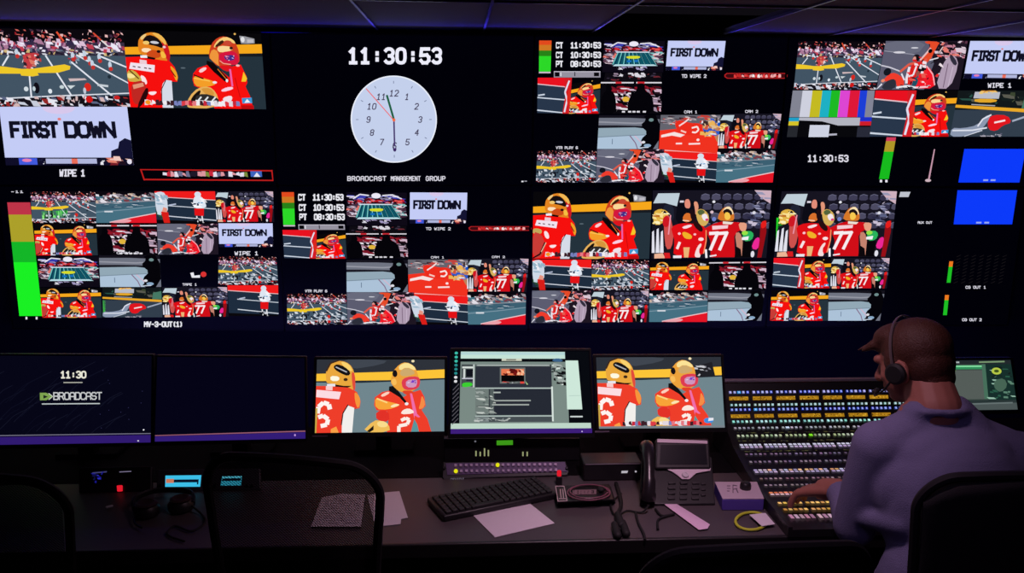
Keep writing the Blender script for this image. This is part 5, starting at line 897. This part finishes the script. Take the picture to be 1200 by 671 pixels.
def office_chair(label, loc, rz, top=1.115, mesh=True, name='office_chair', back_h=.56, hw=.193, group=None):
    t = thing(name, label, 'chair', (0, 0, 0), 0, group); yb = -.235; arch = .03
    def outline(s, w, zt, zb_, n=10):
        pts = []; r = .07*s
        for cx, cz, a0, wx in ((w-r, zt-r, 0, 1), (-w+r, zt-r, 90, 1), (-w*.84+r, zb_+r, 180, 1), (w*.84-r, zb_+r, 270, 1)):
            for i in range(n+1): a = radians(a0+90*i/n); pts.append((cx+r*cos(a), cz+r*sin(a)))
        o = []
        for x, z in pts:
            o.append(Vector((x, yb+.045*(x/w)**2*-1+.03*((z-zb_)/(zt-zb_)-.4)*-1, z)))
        # even spacing between arc ends
        r_ = []
        for i in range(len(o)):
            a, b = o[i], o[(i+1) % len(o)]; k = max(1, int((b-a).length/.03)); r_ += [a+(b-a)*j/k for j in range(k)]
        f = []
        for p in r_: x, z = p.x, p.z; f.append(Vector((x, yb+.05*(x/w)**2+(-.05)*((z-zb_)/(zt-zb_)-.4), z+arch*(1-(x/w)**2)*max(0, min(1, ((z-zb_)/(zt-zb_)-.7)*3.4))-.012*(x/w)*(z > zb_+.4)))) 
        return f
    zb_ = top-back_h; fr = outline(1, hw, top, zb_)
    MB().tube(fr, .0105, 8, True, 1.0).build('back_frame', FRAME, t)
    g = MB(); nx, nz = 16, 20; vs = []
    for j in range(nz+1):
        s = j/nz; z = zb_+.006+(top-.012-zb_)*s; w_ = hw*(.84+.16*s)-.008
        for i in range(nx+1):
            x = w_*(2*i/nx-1); zz = z+arch*(1-(x/hw)**2)*max(0, s-.5)*2 - (0 if abs(2*i/nx-1) < .8 else (abs(2*i/nx-1)-.8)*.16*(1 if s > .5 else -1)*(abs(s-.5)*2)**6)
            vs.append(Vector((x, yb+.05*(x/hw)**2-.05*((zz-zb_)/(top-zb_)-.4), zz)))
    fs = [(j*(nx+1)+i, j*(nx+1)+i+1, (j+1)*(nx+1)+i+1, (j+1)*(nx+1)+i) for j in range(nz) for i in range(nx)]
    o = MB().add(vs, fs).build('mesh_back' if mesh else 'back_cushion', mm if mesh else FABRIC, t)
    if not mesh: sd = o.modifiers.new('Solidify', 'SOLIDIFY'); sd.thickness = .03; sd.offset = 0
    MB().box((0, yb+.0, zb_+.13), (hw*1.7, .02, .06)).build('lumbar_bar', FRAME, t, .008)
    MB().tube(smoothpath([(0, yb-.01, zb_+.16), (0, yb-.045, zb_-.03), (0, yb+.02, .42), (0, .0, .40)], 5), .02, 8, flat=1.6).build('back_support', FRAME, t)
    MB().box((0, 0, .455), (.47, .46, .07)).build('seat', FABRIC, t, .03, seg=4)
    MB().box((0, 0, .405), (.3, .26, .035)).build('seat_plate', BLACKP, t, .006)
    for sx in (-1, 1): MB().tube([(sx*.19, -.02, .42), (sx*.265, -.02, .44), (sx*.275, -.02, .63)], .013, 8).build('arm_post', FRAME, t); MB().box((sx*.275, .01, .64), (.07, .24, .026)).build('armrest', RUBBER, t, .01)
    MB().lathe((0, 0, .1), [(.03, 0), (.03, .12), (.02, .12), (.02, .3)], 20).build('gas_column', DARKMETAL, t)
    for i in range(5):
        a = 2*pi*i/5+.3; d = Vector((cos(a), sin(a), 0)); lg = MB().tube([d*.02+Vector((0, 0, .115)), d*.16+Vector((0, 0, .1)), d*.29+Vector((0, 0, .075))], [.026, .02, .014], 8).build('base_leg', BLACKP, t)
        MB().lathe(d*.29+Vector((0, 0, .03))-Vector((-d.y, d.x, 0))*.02, [(.02, 0), (.03, .004), (.03, .036), (.02, .04)], 16, (-d.y, d.x, 0)).build('caster', RUBBER, lg)
    t.location = loc; t.rotation_euler = (0, 0, rz); return t
office_chair('empty mesh back office chair left of the middle, in front of the two blue displays', (-.352, 2.03, 0), radians(-4), 1.10)
office_chair('dark mesh back office chair cut off by the left edge of the photo', (-1.035, 2.02, 0), radians(-3), 1.08, hw=.2)
office_chair('dark office chair with a solid back in which the operator sits', (1.185, 1.855, 0), radians(4), 1.11, mesh=False, hw=.24, back_h=.58)
office_chair('empty dark office chair nearest the camera, only its curved top showing at the bottom', (.485, 1.54, 0), radians(8), 1.13, hw=.215)

# ------------------------------------------------------------------ production switcher console
VT = [(618, 2.10, .770), (607, 2.164, .770), (579, 2.323, .768), (552.7, 2.46, .78), (523.5, 2.597, .807), (512, 2.636, .826), (502, 2.674, .841), (494.6, 2.695, .856), (480, 2.72, .891), (466, 2.736, .928), (459, 2.749, .945), (448, 2.768, .975)]
def prof(v):
    for (a, y0, z0), (b, y1, z1) in zip(VT, VT[1:]):
        if v >= b: break
    k = (a-v)/(a-b); t_ = Vector((0, y1-y0, z1-z0)).normalized(); return y0+(y1-y0)*k, z0+(z1-z0)*k, t_
X0, X1 = .891, 1.68
sw = thing('production_switcher', 'large curved switcher console covered in rows of small lit buttons before the operator', 'switcher console', ((X0+X1)/2, 2.45, DZT))
pts = [(2.108, .7425), (2.108, .764)]+[(y, z-.004) for v, y, z in VT[1:]]+[(2.80, .972), (2.81, .7425)]
for nme, xa, xb, up, m_ in (('console_body', X0+.012, X1-.012, 0, BLACKP), ('side_cheek', X0, X0+.012, .008, EDGEM), ('side_cheek', X1-.012, X1, .008, EDGEM)):
    ring = [Vector((0, y, z+(up if 1 <= i < len(pts)-1 else 0))) for i, (y, z) in enumerate(pts)]
    MB().hexa([r+Vector((xb, 0, 0)) for r in ring], [r+Vector((xa, 0, 0)) for r in ring]).build(nme, m_, sw, smooth=False)
MB().box(((X0+X1)/2, 2.772, .978), (X1-X0, .02, .008)).build('top_trim', mat('trim_grey', (120, 110, 125), .4), sw, .002)
R = random.Random(12)
def vary(c, k=26): d = R.randint(-k, k)+10; return tuple(max(0, min(255, x+d+R.randint(-8, 8))) for x in c)
ROWS = [(460, .010, [(70, 90, 220), (150, 150, 230)], 1), (474.5, .009, [(150, 200, 190), (120, 170, 170), (170, 200, 180)], 1), (480.2, .010, [(36, 56, 190), (90, 110, 220)], 1), (494.6, .010, [(130, 205, 190), (160, 215, 215)], 1), (502.2, .010, [(170, 168, 186), (140, 140, 150)], 1), (511.5, .012, [(150, 168, 130), (170, 180, 150)], 1),
        (523.5, .026, [(170, 168, 206), (130, 120, 170)], 2), (533.5, .010, [(104, 84, 112)], 1), (542.5, .011, [(112, 92, 116)], 1), (553.2, .024, [(190, 160, 180), (220, 160, 120), (160, 150, 190)], 2), (562.3, .010, [(128, 92, 106)], 1), (570, .010, [(120, 104, 116)], 1), (579.5, .024, [(232, 128, 84), (214, 120, 90)], 3), (591, .014, [(214, 160, 84), (226, 176, 90)], 1), (598.5, .015, [(190, 132, 64), (206, 150, 80)], 1), (606.5, .028, [(176, 128, 152), (166, 118, 146)], 4)]
class Keys:
    def __init__(s): s.v = []; s.f = []; s.c = []
    def add(s, c, w_, d, h, t_, col):
        n = Vector((0, -t_.z, t_.y)); X = Vector((1, 0, 0)); i = len(s.v)
        for zz, k in ((-.002, 1), (h, .86)):
            for a, b in ((-1, -1), (1, -1), (1, 1), (-1, 1)): s.v.append(c+X*a*w_/2*k+t_*b*d/2*k+n*zz)
        for f in ((4, 5, 6, 7), (0, 1, 5, 4), (1, 2, 6, 5), (2, 3, 7, 6), (3, 0, 4, 7)):
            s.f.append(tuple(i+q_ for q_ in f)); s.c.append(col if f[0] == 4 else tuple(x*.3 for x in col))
    def build(s, name, parent):
        me = bpy.data.meshes.new(name); me.from_pydata([tuple(p) for p in s.v], [], s.f); me.materials.append(pm); ca = me.color_attributes.new('Col', 'FLOAT_COLOR', 'CORNER'); buf = []
        for f, c in zip(s.f, s.c): buf += list(lin(c))*len(f)
        ca.data.foreach_set('color', buf); o = bpy.data.objects.new(name, me); C.objects.link(o); o.parent = parent; o.matrix_parent_inverse = parent_inv(parent); return o
bank = Keys(); ind = 0; NG = 9; XS = .916
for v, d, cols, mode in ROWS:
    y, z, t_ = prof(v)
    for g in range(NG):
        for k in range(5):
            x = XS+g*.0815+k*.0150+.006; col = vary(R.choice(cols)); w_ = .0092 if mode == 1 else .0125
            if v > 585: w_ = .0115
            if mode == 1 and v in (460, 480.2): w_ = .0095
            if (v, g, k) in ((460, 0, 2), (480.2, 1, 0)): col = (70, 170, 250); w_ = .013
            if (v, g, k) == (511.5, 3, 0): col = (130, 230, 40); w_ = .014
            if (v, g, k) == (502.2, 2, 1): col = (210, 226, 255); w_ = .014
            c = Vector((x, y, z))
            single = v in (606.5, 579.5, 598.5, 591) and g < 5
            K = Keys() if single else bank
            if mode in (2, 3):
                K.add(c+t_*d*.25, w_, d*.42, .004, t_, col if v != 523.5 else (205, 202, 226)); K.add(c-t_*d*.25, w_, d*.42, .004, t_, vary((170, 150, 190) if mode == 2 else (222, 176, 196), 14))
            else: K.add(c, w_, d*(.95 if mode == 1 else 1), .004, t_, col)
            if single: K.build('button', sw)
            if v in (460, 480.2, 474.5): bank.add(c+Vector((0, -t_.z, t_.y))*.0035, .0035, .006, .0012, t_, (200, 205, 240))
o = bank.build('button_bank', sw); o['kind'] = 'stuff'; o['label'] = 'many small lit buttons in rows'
for v in (466.8, 487.6):
    y, z, t_ = prof(v); n_ = Vector((0, -t_.z, t_.y))
    for g in range(NG):
        x = XS+g*.0815; p = Pic([Vector((x, y, z))+t_*.0062, Vector((x+.066, y, z))+t_*.0062, Vector((x+.066, y, z))-t_*.0062, Vector((x, y, z))-t_*.0062], n_, base=.001)
        p.fill((168, 120, 24)); p.splat(.02, .1, .98, .9, 26, [(220, 170, 50), (110, 74, 14), (200, 150, 40), (60, 40, 10)], .05, .3, g+int(v)); p.build('name_strip', sw, 'amber lit name strip')
for v in (507, 517, 529): 
    y, z, t_ = prof(v); n_ = Vector((0, -t_.z, t_.y)); p = Pic([Vector((XS, y, z))+t_*.003, Vector((X1-.03, y, z))+t_*.003, Vector((X1-.03, y, z))-t_*.003, Vector((XS, y, z))-t_*.003], n_, base=.0006)
    p.splat(0, .2, 1, .8, 60, [(70, 66, 40), (50, 46, 50), (80, 78, 50)], .012, .5, int(v)); p.build('printed_legend', sw)

# ------------------------------------------------------------------ remeshed soft bodies
def soft(mb, name, m, parent, voxel, smooth_it=6, sm_f=.5):
    o = mb.build(name, m, parent); r = o.modifiers.new('Remesh', 'REMESH'); r.mode = 'VOXEL'; r.voxel_size = voxel; r.use_smooth_shade = True
    s = o.modifiers.new('Smooth', 'SMOOTH'); s.iterations = smooth_it; s.factor = sm_f
    dg = bpy.context.evaluated_depsgraph_get(); me = bpy.data.meshes.new_from_object(o.evaluated_get(dg)); o.modifiers.clear(); old = o.data; o.data = me
    if not me.materials: me.materials.append(m)
    for p in me.polygons: p.use_smooth = True
    return o
SKIN = mat('skin', (158, 98, 84), .6, bump=.1, bscale=200); HAIR = mat('auburn_hair', (84, 44, 30), .6, bump=1.0, bscale=300, var=.5); SWEAT = mat('lavender_knit_sweater', (112, 108, 146), .9, bump=.8, bscale=350, var=.15); TROU = mat('dark_trousers', (30, 30, 44), .9); SHOE = mat('dark_shoe', (24, 22, 24), .6)
man = thing('person', 'person in a lavender grey sweater and headset leaning over the lit console', 'person', (1.17, 1.8, 0))
HS = .9
Hc = Vector((1.128, 2.0, 1.268)); Fd_ = Vector((-.50, .80, -.34)).normalized(); Sd = Fd_.cross(Vector((0, 0, 1))).normalized(); Ud = Sd.cross(Fd_); HR = Matrix((Sd, Fd_, Ud)).transposed()
def hp(s, f, u): return Hc+(Sd*s+Fd_*f+Ud*u)*HS
b = MB()
b.sphere(hp(0, -.012, .022), (.074*HS, .092*HS, .082*HS), HR); b.sphere(hp(0, .028, -.03), (.062*HS, .064*HS, .082*HS), HR); b.sphere(hp(0, .05, -.085), (.036*HS, .036*HS, .028*HS), HR)
b.capsule(hp(0, .086, .005), hp(0, .108, -.034), .008, .0135); b.sphere(hp(-.014, .096, -.036), .008, None, 8, 6); b.sphere(hp(.014, .096, -.036), .008, None, 8, 6)
b.capsule(hp(-.034, .078, .018), hp(.034, .078, .018), .012, .012)
b.sphere(hp(-.034, .058, -.03), (.022*HS, .022*HS, .02*HS), HR); b.sphere(hp(.034, .058, -.03), (.022*HS, .022*HS, .02*HS), HR)
b.capsule(hp(-.017, .086, -.058), hp(.017, .086, -.058), .0065, .0065); b.capsule(hp(-.014, .084, -.068), hp(.014, .084, -.068), .007, .007)
for s in (-1, 1):
    b.sphere(hp(s*.078, -.012, -.022), (.010*HS, .02*HS, .032*HS), HR); b.tube([hp(s*.084+0*i, -.012+.016*cos(a), -.02+.028*sin(a)) for i, a in enumerate([2*pi*k/12 for k in range(12)])], .005, 6, True)
NB = Vector((1.150, 1.915, 1.168))
b.capsule(NB, hp(0, -.03, -.06), .064, .056); b.sphere(NB+Vector((0, .0, -.02)), (.09, .06, .06))
shL, shR = Vector((1.014, 1.905, 1.08)), Vector((1.35, 1.875, 1.06)); elL, wrL = Vector((.992, 1.945, .858)), Vector((1.020, 2.125, .872)); elR, wrR = Vector((1.43, 1.97, .84)), Vector((1.36, 2.19, .835))
b.sphere((1.175, 1.84, .95), (.15, .09, .17)); b.sphere((1.18, 1.77, .72), (.135, .095, .16)); b.sphere((1.18, 1.745, .57), (.16, .12, .10))
for a, e, w_ in ((shL, elL, wrL), (shR, elR, wrR)): b.capsule(a, e, .044, .036); b.capsule(e, w_, .034, .023)
b.capsule(shL, shR, .045, .045)
for kx, s in ((1.09, -1), (1.27, 1)):
    b.capsule((kx, 1.76, .545), (kx+s*.03, 2.16, .535), .075, .052); b.capsule((kx+s*.03, 2.16, .53), (kx+s*.03, 2.12, .11), .05, .034); b.capsule((kx+s*.03, 2.11, .07), (kx+s*.03, 2.24, .05), .032, .026)
def hand(b_, w_, d, side, k=1.0, kr=1.0):
    class B_:
        def capsule(s, a, c, r0, r1): b_.capsule(a, c, r0*kr, r1*kr)
    b = B_()      # side: +1 thumb towards +x of the hand frame
    d = d.normalized(); Z_ = Vector((0, 0, 1)); S_ = d.cross(Z_).normalized(); N_ = S_.cross(d)
    P_ = lambda s, f, u: w_+S_*s+d*f+N_*u
    b.capsule(P_(0, -.01, 0), P_(0, .03, .002), .022, .024)
    for s in (-.026, -.009, .009, .026): b.capsule(P_(s*.7, .02, .002), P_(s, .075-abs(s)*.25, .006), .0125, .0105)
    for s, L, sp in ((-.028, .062, -.010), (-.0095, .076, -.003), (.0095, .074, .003), (.028, .066, .009)):
        a0 = P_(s, .074-abs(s)*.25, .006); a1 = P_(s+sp*.4, .074+L*.45, .006); a2 = P_(s+sp*.8, .074+L*.75, -.009); a3 = P_(s+sp, .074+L*.92, -.024)
        b.capsule(a0, a1, .0088, .0082); b.capsule(a1, a2, .0082, .0076); b.capsule(a2, a3, .0076, .0066)
    b.capsule(P_(side*.018, .012, -.004), P_(side*.042, .045, -.010), .0125, .0105); b.capsule(P_(side*.042, .045, -.010), P_(side*.052, .072, -.018), .0098, .0086); b.capsule(P_(side*.052, .072, -.018), P_(side*.050, .094, -.024), .0086, .0072)
hand(b, wrL, Vector((-.52, .72, -.42)), 1, 1.0, 1.28); hand(b, wrR, Vector((-.25, .95, -.10)), -1)
soft(b, 'body', SKIN, man, .0042, 3)
# sweater
s = MB()
s.sphere((1.175, 1.835, .95), (.178, .118, .19)); s.sphere((1.165, 1.79, .76), (.18, .135, .2)); s.sphere((1.17, 1.765, .60), (.185, .145, .11)); s.sphere((1.175, 1.862, 1.065), (.155, .085, .085)); s.sphere((1.245, 1.845, .99), (.12, .09, .12)); s.sphere((1.105, 1.86, .99), (.12, .09, .12))
s.capsule(shL, shR, .064, .064); s.capsule(shL, elL, .064, .053); s.capsule(elL, wrL-Vector((-.002, .035, 0)), .052, .036); s.capsule(shR, elR, .062, .052); s.capsule(elR, wrR-Vector((-.01, .03, 0)), .050, .035)
s.capsule(NB+Vector((0, 0, -.035)), shL+Vector((.03, 0, .01)), .062, .06); s.capsule(NB+Vector((0, 0, -.035)), shR+Vector((-.03, 0, .01)), .062, .06)
s.capsule(NB+Vector((.045, -.01, -.005)), shR+Vector((-.09, 0, .03)), .045, .05); s.capsule(NB+Vector((-.045, -.01, -.01)), shL+Vector((.07, 0, .025)), .04, .045)
for i, (p0, p1) in enumerate((((1.03, 1.80, .93), (.985, 1.90, .90)), ((1.06, 1.74, .82), (1.02, 1.84, .78)), ((1.30, 1.78, .90), (1.36, 1.88, .88)))): s.capsule(p0, p1, .03, .022)
s.tube([NB+Vector((.072*cos(a), .066*sin(a), .004-.012*sin(a))) for a in [2*pi*k/24 for k in range(24)]], .010, 8, True)
s.tube([wrL+Vector((.002, -.028, .0))+(Vector((.042, 0, .0))*cos(a)+Vector((0, .0, .036))*sin(a))*.8 for a in [2*pi*k/20 for k in range(20)]], .008, 8, True)
sw_ = soft(s, 'sweater', SWEAT, man, .007, 5)
MB().box(NB+Vector((.012, -.072, -.045)), (.035, .003, .006)).build('collar_label', TROU, sw_, .001)
tr_ = MB(); tr_.sphere((1.18, 1.745, .565), (.18, .14, .10))
for kx, sg in ((1.09, -1), (1.27, 1)): tr_.capsule((kx, 1.76, .55), (kx+sg*.03, 2.16, .54), .085, .062); tr_.capsule((kx+sg*.03, 2.16, .535), (kx+sg*.03, 2.12, .14), .06, .05)
soft(tr_, 'trousers', TROU, man, .01, 4)
for kx, sg in ((1.09, -1), (1.27, 1)):
    sh = MB(); sh.capsule((kx+sg*.03, 2.085, .05), (kx+sg*.03, 2.25, .045), .044, .038); sh.box((kx+sg*.03, 2.165, .012), (.085, .26, .024)); soft(sh, 'shoe', SHOE, man, .008, 3)
# hair: short at the sides, fuller on top with a tuft over the brow
h = MB(); h.sphere(hp(0, -.022, .034), (.083*HS, .096*HS, .083*HS), HR); h.sphere(hp(0, -.045, -.008), (.077*HS, .066*HS, .078*HS), HR); h.sphere(hp(0, -.055, -.055), (.062*HS, .046*HS, .045*HS), HR); h.sphere(hp(0, .03, .075), (.062*HS, .06*HS, .036*HS), HR); h.sphere(hp(0, .065, .058), (.055*HS, .032*HS, .028*HS), HR)
rr = random.Random(4)
for i in range(26): 
    a = rr.uniform(-.05, .05); f0 = rr.uniform(-.05, .06); h.capsule(hp(a, f0, .098-abs(a)*.5-max(0, f0)*.3), hp(a*1.1, f0+.045, .104-abs(a)*.6-max(0, f0)*.55), .010, .006)
for i in range(7): a = -.045+i*.015; h.capsule(hp(a, .075, .06), hp(a*1.1-.004, .108+.006*(i % 2), .048+.008*(i % 3)), .013, .004)
h.capsule(hp(-.03, .085, .06), hp(-.05, .128, .052), .009, .0025)
for sg in (-1, 1): h.sphere(hp(sg*.071, .012, .005), (.012*HS, .028*HS, .042*HS), HR); h.capsule(hp(sg*.072, .018, -.01), hp(sg*.069, .024, -.045), .010, .006)
soft(h, 'hair', HAIR, man, .0045, 3)
# headset worn by the person
hs = thing('worn_headset', 'thin headband headset with black ear cup worn by the person at the console', 'headset', Hc)
MB().tube([hp(.098*cos(a), -.0, -.012+.138*sin(a)) for a in [pi*k/24 for k in range(25)]], .0022, 8, flat=1.8).build('headband', mat('pale_band', (120, 104, 106), .3, .5), hs)
for sg in (-1, 1):
    MB().lathe(hp(sg*.088, -.004, -.022), [(.021, 0), (.026, .004), (.026, .013), (.020, .018)], 24, Sd*sg).build('ear_cup', RUBBER, hs)
MB().tube(smoothpath([hp(-.104, .0, -.03), hp(-.1, .04, -.062), hp(-.07, .09, -.078), hp(-.03, .112, -.072)], 6), .0026, 6).build('microphone_boom', RUBBER, hs); MB().capsule(hp(-.035, .110, -.073), hp(-.018, .114, -.071), .007, .007).build('microphone', RUBBER, hs)
